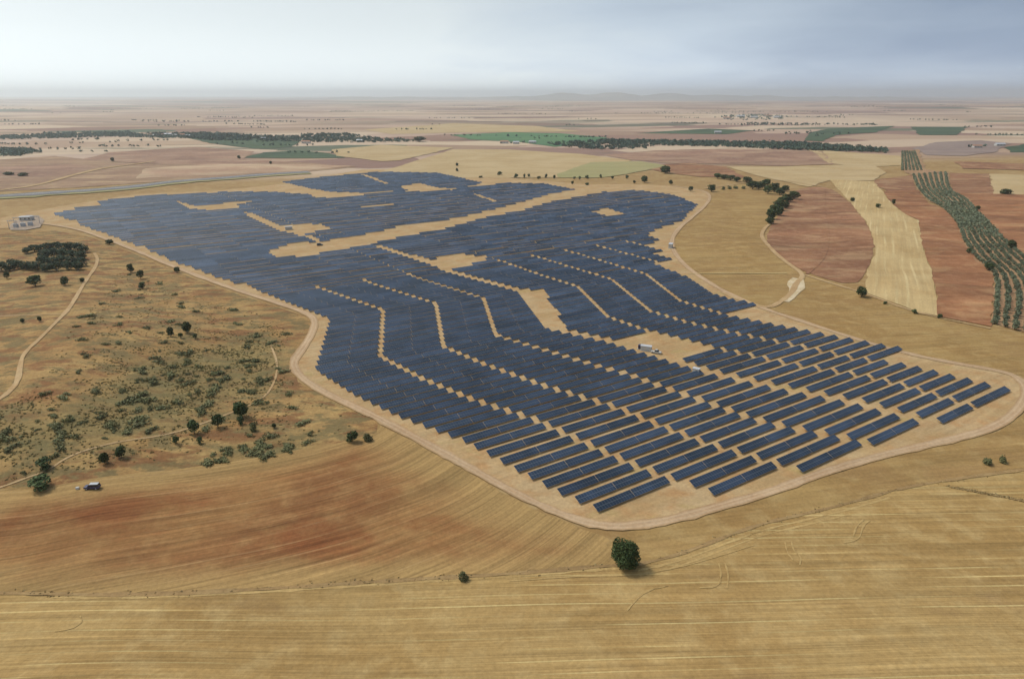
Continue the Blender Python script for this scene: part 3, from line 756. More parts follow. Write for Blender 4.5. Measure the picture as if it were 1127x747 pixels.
ORD = 'first second third fourth fifth sixth seventh eighth ninth tenth eleventh twelfth thirteenth fourteenth fifteenth sixteenth seventeenth eighteenth nineteenth'.split()
def ordinal(i):
    if i < 19: return ORD[i]
    tens = {20: 'twenty', 30: 'thirty', 40: 'forty', 50: 'fifty', 60: 'sixty', 70: 'seventy', 80: 'eighty', 90: 'ninety'}
    tth = {20: 'twentieth', 30: 'thirtieth', 40: 'fortieth', 50: 'fiftieth', 60: 'sixtieth', 70: 'seventieth', 80: 'eightieth', 90: 'ninetieth'}
    q = i + 1
    if q > 99: return 'hundred-and-' + ordinal(q - 101) if q > 100 else 'hundredth'
    return tth[q] if q % 10 == 0 else tens[q // 10 * 10] + '-' + ORD[q % 10 - 1]

def xy_mid(tb): return uv2((tb[0] + tb[1]) / 2, tb[2])
def project(x, y, z=1.0):
    d = np.array([x, y, z - CAMH]); f = np.array([0, math.cos(PITCH), -math.sin(PITCH)]); upv = np.array([0, math.sin(PITCH), math.cos(PITCH)])
    q = d @ f; return CX + F * d[0] / q, CY - F * (d @ upv) / q
full = [tb for tb in tables if tb[4] and tb[5] and -40 < project(*xy_mid(tb))[0] < 1167]
full.sort(key=lambda tb: math.hypot(*xy_mid(tb)))
single = full[:300]
sset = set(id(x) for x in single)
rest = [tb for tb in tables if id(tb) not in sset]

def copy_thing(src, loc, rot, scale=None, name=None):
    r_ = src.copy(); COL.objects.link(r_)
    r_.location = loc; r_.rotation_euler = rot
    if scale: r_.scale = scale
    for ch in src.children:
        c_ = ch.copy(); COL.objects.link(c_); c_.parent = r_
    return r_

proto = table_proto()
order = sorted(single, key=lambda tb: (tb[3], tb[2]))
seen = {}
cmin = min(tb[3] for tb in single)
for i, tb in enumerate(order):
    u0, u1, v, k, _, _ = tb
    x, y = uv2((u0 + u1) / 2, v)
    j = seen.get(k, 0); seen[k] = j + 1
    rot = (R(rnd.uniform(-.8, .8)), R(rnd.uniform(-.25, .25)), TH + R(rnd.uniform(-.25, .25)))
    sc = ((u1 - u0) / T_L, 1, 1)
    o = copy_thing(proto, (x, y, 0.1), rot, sc)
    colname = {0: 'the outermost column along the straight track', 1: 'the second column from the straight track', 2: 'the third column from the straight track',
               3: 'the column before the orange dirt lane', 4: 'the column past the orange dirt lane', 5: 'the second column past the orange dirt lane', 6: 'the third column past the orange dirt lane',
               7: 'the fourth column past the orange dirt lane', 8: 'the fifth column past the orange dirt lane', -1: 'the short column inside the track bend', -2: 'the stub column inside the track bend'}.get(k, 'column number %d' % k)
    tag(o, 'solar table, %s from the near end of %s' % (ordinal(j), colname), 'solar table', 'navy solar tables in stepped rows across the plant')
for ch in list(proto.children): bpy.data.objects.remove(ch)
bpy.data.objects.remove(proto)

# the remaining tables, smaller in the picture than those above
HV, HUV, HF, HM = [], [], [], []
def put_half(u0, u1, v, jz):
    V, UV, Fc, mi = half_geo(0, u1 - u0, T_Z0 + jz[0], T_Z1 + jz[1])
    b0 = len(HV)
    for x, y, z in V:
        gx, gy = uv2(u0 + x, v + y); HV.append((gx, gy, z + .1))
    HUV.extend(UV); HF.extend([[q + b0 for q in f] for f in Fc]); HM.extend(mi)
    for x in (1.5, (u1 - u0) / 2, u1 - u0 - 1.5) if v < 420 else ():
        for yy, zt in ((.6, .85), (2.3, 1.5)):
            b0 = len(HV)
            for dx, dy, dz in ((-.07, 0, -.3), (.07, 0, -.3), (.07, 0, zt), (-.07, 0, zt)):
                gx, gy = uv2(u0 + x + dx, v + yy + dy); HV.append((gx, gy, dz)); HUV.append((0, 0))
            HF.append([b0, b0 + 1, b0 + 2, b0 + 3]); HM.append(1)
for u0, u1, v, k, a_, b2 in rest:
    j_ = rnd.uniform(-.05, .05); m_ = (u0 + u1) / 2
    hg = .07 if v < 300 else .04
    v += .75 * math.sin(m_ * .043 + v * .31) + .6 * math.sin(m_ * .017 - v * .23) + rnd.uniform(-.15, .15) if v > 320 else rnd.uniform(-.12, .12)
    if a_: put_half(u0, m_ - hg, v, (j_, -j_))
    if b2: put_half(m_ + hg, u1, v, (j_ * .5, -j_ * 1.5))
for u0, u1, v in pieces: put_half(u0, u1, v, (0, 0))
o = mesh_obj('solar_table_rows', HV, np.array(HF), [M_PV, M_STEEL, M_BACK], uv=HUV, mi=HM)
tag(o, 'dense blue rows of solar tables filling the far part of the plant', 'solar tables', kind='stuff')
print('tables', len(tables), 'single', len(single), 'rest', len(rest), 'cols', seen)

# ------------------------------------------------------------------ plants
M_BARK = plain_mat('bark', (.14, .10, .07), .9, .1, .3, 4.0)
LF_DARK = leaf_mat('dark_leaves', (.028, .050, .020), (.068, .094, .034))
LF_MID = leaf_mat('green_leaves', (.045, .075, .028), (.085, .115, .045))
LF_OLIVE = leaf_mat('olive_leaves', (.12, .15, .09), (.20, .22, .145))
LF_SCRUB = leaf_mat('scrub_leaves', (.11, .125, .055), (.205, .19, .088))
LF_PINE = leaf_mat('pine_needles', (.024, .046, .026), (.052, .080, .042))
LF_DRY = leaf_mat('dry_grass_blades', (.46, .34, .17), (.30, .24, .115))

def crown_geo(lobes, nleaf, leaf, g, shell=0.55, flat=0.0):
    lb = np.array(lobes, float)
    wgt = lb[:, 3] * lb[:, 4] + lb[:, 4] * lb[:, 5]; wgt /= wgt.sum()
    idx = g.choice(len(lb), nleaf, p=wgt)
    d = g.standard_normal((nleaf, 3)); d /= np.linalg.norm(d, axis=1)[:, None]
    r_ = shell + (1.06 - shell) * g.random(nleaf) ** 0.6
    p = lb[idx, :3] + d * lb[idx, 3:] * r_[:, None]
    nrm = d + 0.7 * g.standard_normal((nleaf, 3)); nrm[:, 2] += flat; nrm /= np.linalg.norm(nrm, axis=1)[:, None]
    a = np.cross(nrm, g.standard_normal((nleaf, 3))); a /= np.linalg.norm(a, axis=1)[:, None] + 1e-9
    b_ = np.cross(nrm, a)
    s_ = leaf * g.uniform(.55, 1.35, nleaf)[:, None]
    q = np.stack([p - a * s_ - b_ * s_ * .55, p + a * s_ * .8 - b_ * s_ * .5, p + a * s_ + b_ * s_ * .6, p - a * s_ * .7 + b_ * s_ * .5], 1)
    q += 0.12 * leaf * g.standard_normal(q.shape)
    return q.reshape(-1, 3), np.arange(nleaf * 4).reshape(-1, 4)

def lobes_round(g, n, W_, H_, base=0.15):
    out = [(0, 0, H_ * (base + .5 * (1 - base)), W_ * .36, W_ * .36, H_ * (1 - base) * .42)]
    for _ in range(n):
        a = g.uniform(0, 6.28); rr_ = W_ * g.uniform(.16, .30); z = H_ * g.uniform(base + .16, .84)
        s_ = g.uniform(.15, .25)
        sh = 1.0 - .45 * max(0, (z / H_ - .5) / .5)
        out.append((rr_ * sh * math.cos(a), rr_ * sh * math.sin(a), z, W_ * s_, W_ * s_, H_ * s_ * .85))
    return out

def trunk_mesh(H_, W_, r0, g, base=.2):
    m_ = MB(); m_.tube((0, 0, -.3), (.02 * H_, .01 * H_, H_ * (base + .25)), r0, r0 * .6)
    for q in range(4):
        a = q * 1.57 + g.uniform(-.4, .4)
        m_.tube((.012 * H_, 0, H_ * (base + g.uniform(-.02, .15))), (W_ * .26 * math.cos(a), W_ * .26 * math.sin(a), H_ * g.uniform(.5, .72)), r0 * .45, r0 * .15, 5)
    return m_

def tree_proto(name, H_, W_, nleaf, leaf, lm, seed, nl=8, base=.15, r0=None, shell=.55):
    g = np.random.default_rng(seed)
    root = empty(name, (0, 0, 0))
    trunk_mesh(H_, W_, r0 or H_ * .03, g, base).build('trunk', M_BARK, root, True)
    V, Fc = crown_geo(lobes_round(g, nl, W_, H_, base), nleaf, leaf, g, shell)
    mesh_obj('crown', V, Fc, lm, root)
    return root

def shrub_proto(name, H_, W_, nleaf, leaf, lm, seed, nl=6):
    g = np.random.default_rng(seed)
    lb = []
    for _ in range(nl):
        a = g.uniform(0, 6.28); q = W_ * g.uniform(0, .34); s_ = g.uniform(.16, .30)
        lb.append((q * math.cos(a), q * .8 * math.sin(a), H_ * g.uniform(.2, .5), W_ * s_, W_ * s_, H_ * g.uniform(.35, .55)))
    V, Fc = crown_geo(lb, nleaf, leaf, g, .4)
    V[:, 2] = np.maximum(V[:, 2], -.05)
    return mesh_obj(name, V, Fc, lm)

protos = {
    'broad': [tree_proto('tree', 6, 5.6, 620, .34, LF_DARK, 20 + i, 8, .08) for i in range(3)],
    'green': [tree_proto('tree', 6, 5.6, 560, .34, LF_MID, 30 + i, 8, .08) for i in range(2)],
    'pine': [tree_proto('pine_tree', 8, 6.2, 620, .36, LF_PINE, 40 + i, 9, .06) for i in range(3)],
    'olive': [tree_proto('olive_tree', 3.6, 4.2, 190, .34, LF_OLIVE, 50 + i, 6, .16, .2) for i in range(4)],
    'scrub': [shrub_proto('scrub_bush', 1.5, 3.6, 190, .22, LF_SCRUB, 60 + i) for i in range(5)],
    'shrub': [shrub_proto('shrub', 2.2, 3.0, 300, .22, LF_SCRUB, 70 + i) for i in range(3)],
}
SIZE = {'broad': (5.6, 6), 'green': (5.6, 6), 'pine': (6.2, 8), 'olive': (4.2, 3.6), 'scrub': (3.6, 1.5), 'shrub': (3.0, 2.2)}
def plant(kind, px, py, wpx, hpx, label, cat, group=None, name=None):
    x, y, z = G3(px, py)
    q = mpp(y); w0, h0 = SIZE[kind]
    src = rnd.choice(protos[kind])
    s_ = wpx * q * 1.0 / w0
    view = math.cos(math.atan2(CAMH, y))
    hz = max(.5, (hpx * q - wpx * q * .35 * (1 - view)) / view) / h0
    o = copy_thing(src, (x, y, z), (0, 0, rnd.uniform(0, 6.28)), (s_, s_, hz))
    if name: o.name = name
    return tag(o, label, cat, group)

# the lone round tree below the corner of the track
g = np.random.default_rng(5)
x, y, z = G3(688, 623)
rt = empty('tree', (x, y, z))
tag(rt, 'large round dark green tree standing alone below the track corner', 'tree')
trunk_mesh(8.4, 7.6, .28, g, .05).build('trunk', M_BARK, rt, True)
V, Fc = crown_geo(lobes_round(g, 26, 8.0, 8.6, .03), 7500, .21, g, .72)
mesh_obj('crown', V, Fc, LF_DARK, rt)

TREES = [
    # kind, px, py(base), w, h, label
    ('broad', 266, 459, 20, 19, 'largest dark round tree on the scrub slope'),
    ('broad', 240, 470, 15, 14, 'dark round tree just west of the largest one on the slope'),
    ('broad', 214, 477, 16, 15, 'dark tree beside the faint path crossing the slope'),
    ('green', 194, 488, 9, 9, 'small green tree below the faint slope path'),
    ('green', 220, 488, 8, 8, 'small bright green bush below the dark slope tree'),
    ('broad', 115.5, 510, 12, 13, 'dark upright bush above the blue van, nearer of a pair'),
    ('broad', 134, 503, 14, 13, 'spreading dark bush above the blue van, further of a pair'),
    ('green', 49, 515, 20, 12, 'wide green bush above the faint path at the slope foot'),
    ('green', 45, 537, 29, 14, 'broad grey-green bush on the field edge beside the blue van'),
    ('green', 265, 467, 10, 10, 'green bush directly below the largest slope tree'),
    ('shrub', 279, 474, 10, 9, 'greyish bush right of the largest slope tree'),
    ('broad', 302, 471, 6, 6, 'small dark bush alone right of the largest slope tree'),
    ('broad', 188, 370, 9, 11, 'dark bush in mid slope, western one of four'),
    ('broad', 206, 366, 13, 13, 'tallest of four dark bushes in mid slope'),
    ('broad', 199, 372, 7, 6, 'low dark bush below the tallest mid slope bush'),
    ('broad', 215, 373, 6, 6, 'tiny dark bush right of the tallest mid slope bush'),
    ('broad', 144, 300, 9, 10, 'dark upright bush high on the slope, topmost of three'),
    ('broad', 155, 307, 10, 10, 'dark bush high on the slope, middle of three'),
    ('broad', 157, 318, 9, 8, 'dark bush high on the slope, lowest of three'),
    ('broad', 195, 300, 8, 7, 'dark bush touching the perimeter track at the slope top'),
    ('broad', 121, 269, 10, 6, 'dark bush beside the track near the grove'),
    ('broad', 44, 354, 6, 6, 'small dark bush just below the side path'),
    ('broad', 25, 355, 6, 5, 'smaller dark bush below the side path, further from the fork'),
    ('broad', 8, 307, 8, 8, 'dark round bush below the western row of the grove'),
    ('broad', 39, 315, 19, 12, 'large dark spreading tree on pale grass below the grove'),
    ('broad', 72, 314, 11, 10, 'round dark tree between the spreading tree and the footpath'),
    ('broad', 91, 311, 6, 6, 'small dark bush beside the footpath below the grove'),
    ('green', 388, 486, 15, 13, 'dark green bush at the eastern tip of the scrub slope'),
    ('shrub', 404, 485, 14, 9, 'grey-green bush beside the dark one at the slope tip'),
    ('shrub', 509, 638, 15, 10, 'grey-green bush growing in the ditch above the stubble'),
    ('green', 947.5, 327, 13, 12, 'dark green tree at the foot of the straw field'),
    ('broad', 938, 222, 6, 5, 'small tree on the western edge of the straw field'),
    ('broad', 966, 229, 7, 5, 'small tree standing out in the middle of the straw field'),
    ('broad', 983, 225, 5, 6, 'small bush on the eastern edge of the straw field'),
    ('broad', 1066, 279, 7, 6, 'dark bush halfway along the grove edge'),
    ('broad', 1088, 298, 13, 9, 'wide dark bush at the bend of the grove edge'),
    ('broad', 1076, 231, 6, 5, 'dark tree standing on the far side of the olive rows'),
    ('broad', 1113, 275, 11, 11, 'dark tree beyond the olive rows beside red soil'),
    ('broad', 1107, 214, 16, 6, 'dark clump beside the pale field past the grove'),
    ('green', 974, 335, 5, 4, 'tiny bush under the straw field near its tree'),
    ('green', 1006, 345, 7, 5, 'tiny bush on the lower edge of the straw field'),
    ('green', 1034, 350, 6, 5, 'tiny bush at the lower east corner of the straw field'),
    ('shrub', 1086, 510, 14, 8, 'grey bush on the grass strip outside the track bend, wider one'),
    ('shrub', 1103, 509, 13, 8, 'grey bush outside the track bend, next to the wider one'),
    ('broad', 462, 156, 17, 6, 'dark blue-green clump alone on the far plain'),
    ('broad', 503, 183, 4, 4, 'tiny tree in the golden field north of the plant'),
    ('broad', 503, 189, 4, 4, 'tiny tree nearest the plant in the northern golden field'),
    ('broad', 709, 201, 9, 8, 'bushy tree beside the northern corner of the plant'),
    ('broad', 732, 191, 14, 9, 'large bushy clump on the rise north of the plant'),
    ('broad', 738, 203, 6, 5, 'round tree on bare soil north of the plant'),
    ('broad', 760, 211, 7, 6, 'round tree beside the bend of the northern track'),
    ('broad', 783, 211, 11, 8, 'bushy tree starting the low hedge past the track bend'),
    ('broad', 10, 193, 14, 4, 'dark far clump at the edge of the western plain'),
    ('broad', 26, 194, 14, 4, 'dark far clump on the western plain, further from the edge'),
    ('broad', 124, 178, 5, 5, 'single far tree on the violet western plain'),
    ('broad', 263, 175, 5, 4, 'single far tree at the tip of the dark green field'),
    ('broad', 298, 181, 4, 4, 'single far tree below the dark green field'),
]
for k_, px, py, w_, h_, lab in TREES:
    plant(k_, px, py, w_, h_, lab, 'tree' if k_ in ('broad', 'green') and h_ > 9 else 'bush')

for i, (px, py) in enumerate([(529, 196), (550, 193), (568, 196), (577, 196), (582, 195), (593, 197), (601, 196), (610, 197), (632, 197), (638, 198), (646, 197), (661, 196), (674, 197), (630, 203), (646, 204), (690, 197), (698, 202)]):
    plant('green', px, py, rnd.uniform(3, 6.5), rnd.uniform(2.6, 5), '%s of the small trees strung along the northern edge of the plant' % ordinal(i), 'tree', 'small trees along the northern edge of the plant')
belt = [(790, 196, 8, 5), (797, 197, 8, 5), (804, 198, 8, 5), (811, 199.5, 7, 5), (822, 202, 9, 7), (828, 208, 9, 8), (835, 208, 9, 8), (842, 207, 9, 9), (845, 213, 9, 8), (852, 211, 9, 9), (858, 214, 9, 7), (864, 210, 7, 6),
        (874, 219, 10, 8), (867, 222, 10, 8), (860, 226, 10, 9), (856, 231, 10, 9), (851, 236, 10, 10), (848, 241, 9, 10), (857, 237, 9, 9), (847, 246, 8, 7), (864, 229, 7, 7)]
for i, (px, py, w_, h_) in enumerate(belt):
    plant('broad', px, py + .5, w_ * 1.5, h_ * 1.15, '%s tree of the dark belt winding along the golden field' % ordinal(i), 'tree', 'dark tree belt beside the golden field')
for i, (px, py) in enumerate([(796, 209), (803, 208.5), (810, 208), (818, 208), (824, 205)]):
    plant('shrub', px, py, 7, 4, '%s bush of the low hedge leading to the dark belt' % ordinal(i), 'bush', 'low hedge by the dark belt')
grove = [(30, 278, 9, 6), (38, 276, 10, 7), (46, 277, 10, 8), (54, 275, 10, 8), (62, 274, 11, 8), (70, 275, 11, 8), (78, 274, 10, 8), (86, 275, 10, 8), (93, 277, 9, 7), (50, 284, 12, 10), (60, 283, 12, 10), (70, 283, 12, 10), (80, 284, 12, 9), (90, 285, 11, 9),
         (48, 291, 12, 10), (58, 292, 12, 10), (69, 291, 12, 10), (80, 292, 12, 10), (90, 292, 11, 9), (42, 297, 11, 9), (52, 298, 12, 9), (63, 297, 11, 9), (75, 296, 11, 9), (86, 296, 11, 9),
         (2, 297, 12, 9), (11, 297, 12, 9), (20, 295, 11, 9), (29, 296, 11, 9), (36, 296, 11, 9), (13, 291, 8, 7)]
for i, (px, py, w_, h_) in enumerate(grove):
    plant('pine', px, py + 1, w_ * 1.35, h_ * 1.15, '%s dark pine of the dense grove beside the footpath' % ordinal(i), 'tree', 'pines of the grove beside the footpath')

# scrub bushes on the slope
SP = [G(*p) for p in [(-5, 530), (60, 522), (120, 512), (200, 506), (280, 496), (335, 486), (395, 470), (330, 430), (305, 400), (320, 370), (300, 350), (240, 335), (180, 310), (130, 300), (110, 330), (80, 360), (50, 410), (20, 440), (-5, 450)]]
SPD, SPE = SPD_, SPE_
nb = 0; tries = 0
xs = [p[0] for p in SP]; ys = [p[1] for p in SP]
while nb < 170 and tries < 20000:
    tries += 1
    x = rnd.uniform(min(xs), max(xs)); y = rnd.uniform(min(ys), max(ys))
    X, Y = np.array([x]), np.array([y])
    if not inside(SP, X, Y)[0]: continue
    pr = 1.0 if inside(SPD, X, Y)[0] or inside(SPE, X, Y)[0] else .22
    if rnd.random() > pr * (200.0 / max(200, y)) ** .5: continue
    src = rnd.choice(protos['scrub']); s_ = rnd.uniform(.6, 1.9) ** 1.1
    o = copy_thing(src, (x, y, float(hgt(x, y))), (0, 0, rnd.uniform(0, 6.28)), (s_ * rnd.uniform(.9, 1.3), s_, min(s_, 1.3) * rnd.uniform(.7, 1.0)))
    tag(o, 'low grey-green scrub bush scattered over the dry slope', 'bush', 'grey-green scrub bushes on the dry slope'); nb += 1

xs = [p[0] for p in SPE]; ys = [p[1] for p in SPE]; nb = 0
while nb < 30:          # the greener strip along the slope's lower edge
    x = rnd.uniform(min(xs), max(xs)); y = rnd.uniform(min(ys), max(ys))
    if not inside(SPE, np.array([x]), np.array([y]))[0]: continue
    src = rnd.choice(protos['scrub']); s_ = rnd.uniform(.8, 1.5)
    o = copy_thing(src, (x, y, float(hgt(x, y))), (0, 0, rnd.uniform(0, 6.28)), (s_ * 1.2, s_, min(s_, 1.1) * .8))
    tag(o, 'low scrub bush in the greener strip along the lower edge of the slope', 'bush', 'scrub bushes in the green strip above the ploughed field'); nb += 1

# olive grove: rows of single trees
GL = smooth_line([G(*p) for p in GROVE_L], 2); GR = smooth_line([G(*p) for p in GROVE_R], 2)
def resamp(pts, k):
    pts = np.array(pts); s_ = np.concatenate([[0], np.cumsum(np.linalg.norm(np.diff(pts, axis=0), axis=1))])
    q = np.linspace(0, s_[-1], k); return np.column_stack([np.interp(q, s_, pts[:, 0]), np.interp(q, s_, pts[:, 1])])
GL, GR = resamp(GL, 60), resamp(GR, 60)
NROW = 7
olives = []
for i in range(NROW):
    f = (i + .35) / NROW
    line = GL * (1 - f) + GR * f
    d = np.linalg.norm(np.diff(line, axis=0), axis=1).sum()
    pts = resamp(line, int(d / 5.2))[::-1]
    for j, p in enumerate(pts):
        p = p + rng.normal(0, .22, 2)
        olives.append((p[0], p[1], i, j))
ol_in = [q for q in olives if project(q[0], q[1])[0] < 1132]
ol_in.sort(key=lambda q: math.hypot(q[0], q[1]))
near_ol, far_ol = ol_in[:300], ol_in[300:]
cnt = {}
for x, y, i, j in sorted(near_ol, key=lambda q: (q[2], q[3])):
    src = rnd.choice(protos['olive']); s_ = rnd.uniform(.8, 1.15)
    jj = cnt.get(i, 0); cnt[i] = jj + 1
    o = copy_thing(src, (x, y, float(hgt(x, y))), (0, 0, rnd.uniform(0, 6.28)), (s_ * .95, s_ * .95, s_ * .98))
    tag(o, 'olive tree, %s from the near end of the %s grove row from the red field' % (ordinal(jj), ordinal(i)), 'olive tree', 'olive trees in the long grove rows')
def clumps(name, pts, W_, H_, nleaf, leaf, mat, label, seed):
    g = np.random.default_rng(seed); VV, FF, c0 = [], [], 0
    for x, y in pts:
        s_ = g.uniform(.75, 1.2)
        V, Fc = crown_geo([(0, 0, H_ * .55, W_ * .5, W_ * .5, H_ * .45)], nleaf, leaf, g, .5)
        VV.append(V * s_ + np.array([x, y, float(hgt(x, y))])); FF.append(Fc + c0); c0 += len(V)
    o = mesh_obj(name, np.concatenate(VV), np.concatenate(FF), mat)
    return tag(o, label, 'trees', kind='stuff')
gx2 = []
for i in range(6):
    a, b_ = G(993 + i * 4.2, 188), G(993 + i * 2.6, 167)
    k = int(math.hypot(a[0] - b_[0], a[1] - b_[1]) / 9)
    gx2 += [(a[0] + (b_[0] - a[0]) * q / k, a[1] + (b_[1] - a[1]) * q / k) for q in range(k)]
clumps('olive_rows', [(q[0], q[1]) for q in far_ol] + gx2, 3.7, 3.4, 46, .62, LF_OLIVE, 'far end of the olive grove running in rows towards the plain', 3)

# far woods and tree lines
def scatter_px(poly, k, seed):
    P_ = [G(*p) for p in poly]; g = np.random.default_rng(seed); out = []
    x0, x1 = min(p[0] for p in P_), max(p[0] for p in P_); y0, y1 = min(p[1] for p in P_), max(p[1] for p in P_)
    while len(out) < k:
        X = g.uniform(x0, x1, 400); Y = g.uniform(y0, y1, 400); m_ = inside(P_, X, Y)
        out += list(zip(X[m_], Y[m_]))
    return out[:k]
LF_FAR = leaf_mat('hazed_woodland_leaves', (.045, .085, .062), (.08, .125, .090))  # distance haze tinted into the leaves: paler and bluer than near foliage
woods = []
for i, (poly, k) in enumerate([
    ([(0, 151), (60, 148), (140, 146), (160, 150), (250, 150), (215, 153), (120, 151), (0, 154)], 520),
    ([(160, 148), (225, 147), (300, 151), (400, 152), (460, 156), (400, 157.5), (310, 156), (230, 155)], 620),
    ([(330, 149), (380, 148), (400, 151), (340, 152)], 80),
    ([(660, 155), (720, 155.5), (800, 157), (880, 158), (975, 165), (975, 168.5), (890, 166), (800, 162), (715, 160), (660, 158)], 800),
    ([(600, 158), (660, 156), (720, 161), (720, 164), (660, 165), (620, 162)], 170),
    ([(780, 130), (830, 126), (870, 128), (860, 132), (810, 133)], 110),
    ([(0, 166), (28, 165), (45, 168), (20, 172), (0, 173)], 90),
    ([(820, 136), (960, 137), (970, 138.5), (820, 138)], 60),
]):
    clumps('distant_woodland', scatter_px(poly, int(k * 1.15), 100 + i), 10.5, 6.5, 16, 2.1, LF_FAR, None, 200 + i)
WL = ['dark river wood crossing the western plain', 'blue-green wood stretching behind the western fields', 'small wood above the long western wood', 'long dark tree line across the eastern plain',
      'scattered trees below the green field', 'dusky trees around a far settlement', 'sparse dark trees at the western edge of the plain', 'thin tree line on the far eastern plain']
for o_, lb_ in zip([q for q in COL.objects if q.name.startswith('distant_woodland')], WL): o_['label'] = lb_

# grass tufts along the ditches and over the slope
def tufts(name, pts, h_, leaf, mat, label, seed):
    g = np.random.default_rng(seed); pts = np.array(pts); k = len(pts)
    Z = hgt(pts[:, 0], pts[:, 1]); VV, FF, c0 = [], [], 0
    for q in range(3):
        a = g.uniform(0, np.pi, k); hh = h_ * g.uniform(.5, 1.4, k); w_ = leaf * g.uniform(.5, 1.3, k)
        ox, oy = g.normal(0, leaf * .5, k), g.normal(0, leaf * .5, k)
        dx, dy = np.cos(a) * w_, np.sin(a) * w_; lx, ly = g.normal(0, .3, k) * hh, g.normal(0, .3, k) * hh
        B_ = np.column_stack([pts[:, 0] + ox, pts[:, 1] + oy, Z])
        v4 = np.stack([B_ + np.column_stack([-dx * .6, -dy * .6, 0 * dx]), B_ + np.column_stack([dx * .6, dy * .6, 0 * dx]), B_ + np.column_stack([dx + lx, dy + ly, hh]), B_ + np.column_stack([-dx + lx, -dy + ly, hh])], 1).reshape(-1, 3)
        VV.append(v4); FF.append(np.arange(k * 4).reshape(-1, 4) + c0); c0 += k * 4
    return tag(mesh_obj(name, np.concatenate(VV), np.concatenate(FF), mat), label, 'grass', kind='stuff')
def along(px, k, wd, seed):
    pts = np.array(smooth_line([G(*p) for p in px], 2)); g = np.random.default_rng(seed)
    s_ = np.concatenate([[0], np.cumsum(np.linalg.norm(np.diff(pts, axis=0), axis=1))]); q = g.uniform(0, s_[-1], k)
    return np.column_stack([np.interp(q, s_, pts[:, 0]), np.interp(q, s_, pts[:, 1])]) + g.normal(0, wd, (k, 2))
tufts('grass', np.concatenate([along(DITCH1, 220, .8, 1), along(DITCH2 + [(1060, 526), (1127, 517)], 110, .6, 2), along([(1045, 536), (1075, 541), (1105, 547), (1140, 554)], 250, .4, 3)]), .3, .24, LF_DRY, 'dry grass tufts lining the field ditches', 4)

LF_LOW = leaf_mat('undergrowth_leaves', (.17, .16, .065), (.29, .23, .10))
sp = np.array(SP); g_ = np.random.default_rng(77)
ux, uy = g_.uniform(sp[:, 0].min(), sp[:, 0].max(), 60000), g_.uniform(sp[:, 1].min(), sp[:, 1].max(), 60000)
den = np.clip(.5 - sdist(SPD_, ux, uy) / 60, .12, 1) * np.clip(.5 + .55 * wsum(waves(9, 22), ux, uy), .03, 1)
ok_ = inside(SP, ux, uy) & (g_.random(60000) < den)
tufts('undergrowth', np.column_stack([ux[ok_], uy[ok_]])[:9000], .28, .42, LF_LOW, 'low olive and straw undergrowth covering the scrub slope', 6)
hp_ = []
for _ in range(150):
    y0 = 1500 * math.exp(g_.uniform(0, 1.75)); x0 = y0 * g_.uniform(-.85, .85); L0 = g_.uniform(40, 260) * (y0 / 2500) ** .5; a0 = g_.normal(0, .25)
    for q in range(int(L0 / 13)):
        if g_.random() < .7: hp_.append((x0 + math.cos(a0) * q * 13 + g_.normal(0, 3), y0 + math.sin(a0) * q * 13 + g_.normal(0, 4)))
hp_ = [p for p in hp_ if not (inside(FLAT, np.array([p[0]]), np.array([p[1]]))[0]) and not (250 < p[0] < 1000 and p[1] < 2100)]
clumps('distant_hedgerows', hp_, 7.0, 5.0, 10, 2.0, LF_FAR, 'broken lines of small trees between the fields of the far plain', 78)

# ------------------------------------------------------------------ vehicles, cabins, far buildings
M_NAVY = plain_mat('navy_paint', (.035, .04, .11), .35, .5, .05)
M_SILV = plain_mat('pale_paint', (.48, .49, .51), .4, .5, .05)
M_DARKP = plain_mat('dark_paint', (.04, .04, .045), .35, .5, .05)
M_GLASS = plain_mat('dark_glass', (.02, .025, .03), .1, .6, .02)
M_RUB = plain_mat('rubber', (.03, .03, .03), .8, .2, .1)
M_CONC = plain_mat('concrete', (.45, .43, .39), .85, .2, .15)
M_WALL = plain_mat('white_render', (.46, .45, .42), .8, .2, .06)
M_ROOFT = plain_mat('clay_roof', (.38, .20, .13), .85, .2, .15)
M_GREY = plain_mat('grey_paint', (.42, .44, .46), .5, .4, .08)
M_LAMP = plain_mat('lamp_lens', (.75, .73, .68), .2, .5, .02)

def prism(name, prof, y0, y1, mat, parent, inset=0.0):
    k = len(prof); mid = (y0 + y1) / 2
    zmax = max(p[1] for p in prof); zmin = min(p[1] for p in prof)
    V = []
    for y in (y0, y1):
        for x, z in prof:
            f = (z - zmin) / (zmax - zmin) if zmax > zmin else 0
            V.append((x, y + (mid - y) * inset * f, z))
    Fc = [tuple(range(k)), tuple(range(2 * k - 1, k - 1, -1))] + [(i, k + i, k + (i + 1) % k, (i + 1) % k) for i in range(k)]
    o = mesh_obj(name, V, Fc, mat, parent)
    bv = o.modifiers.new('bevel', 'BEVEL'); bv.width = .05; bv.segments = 2
    return o

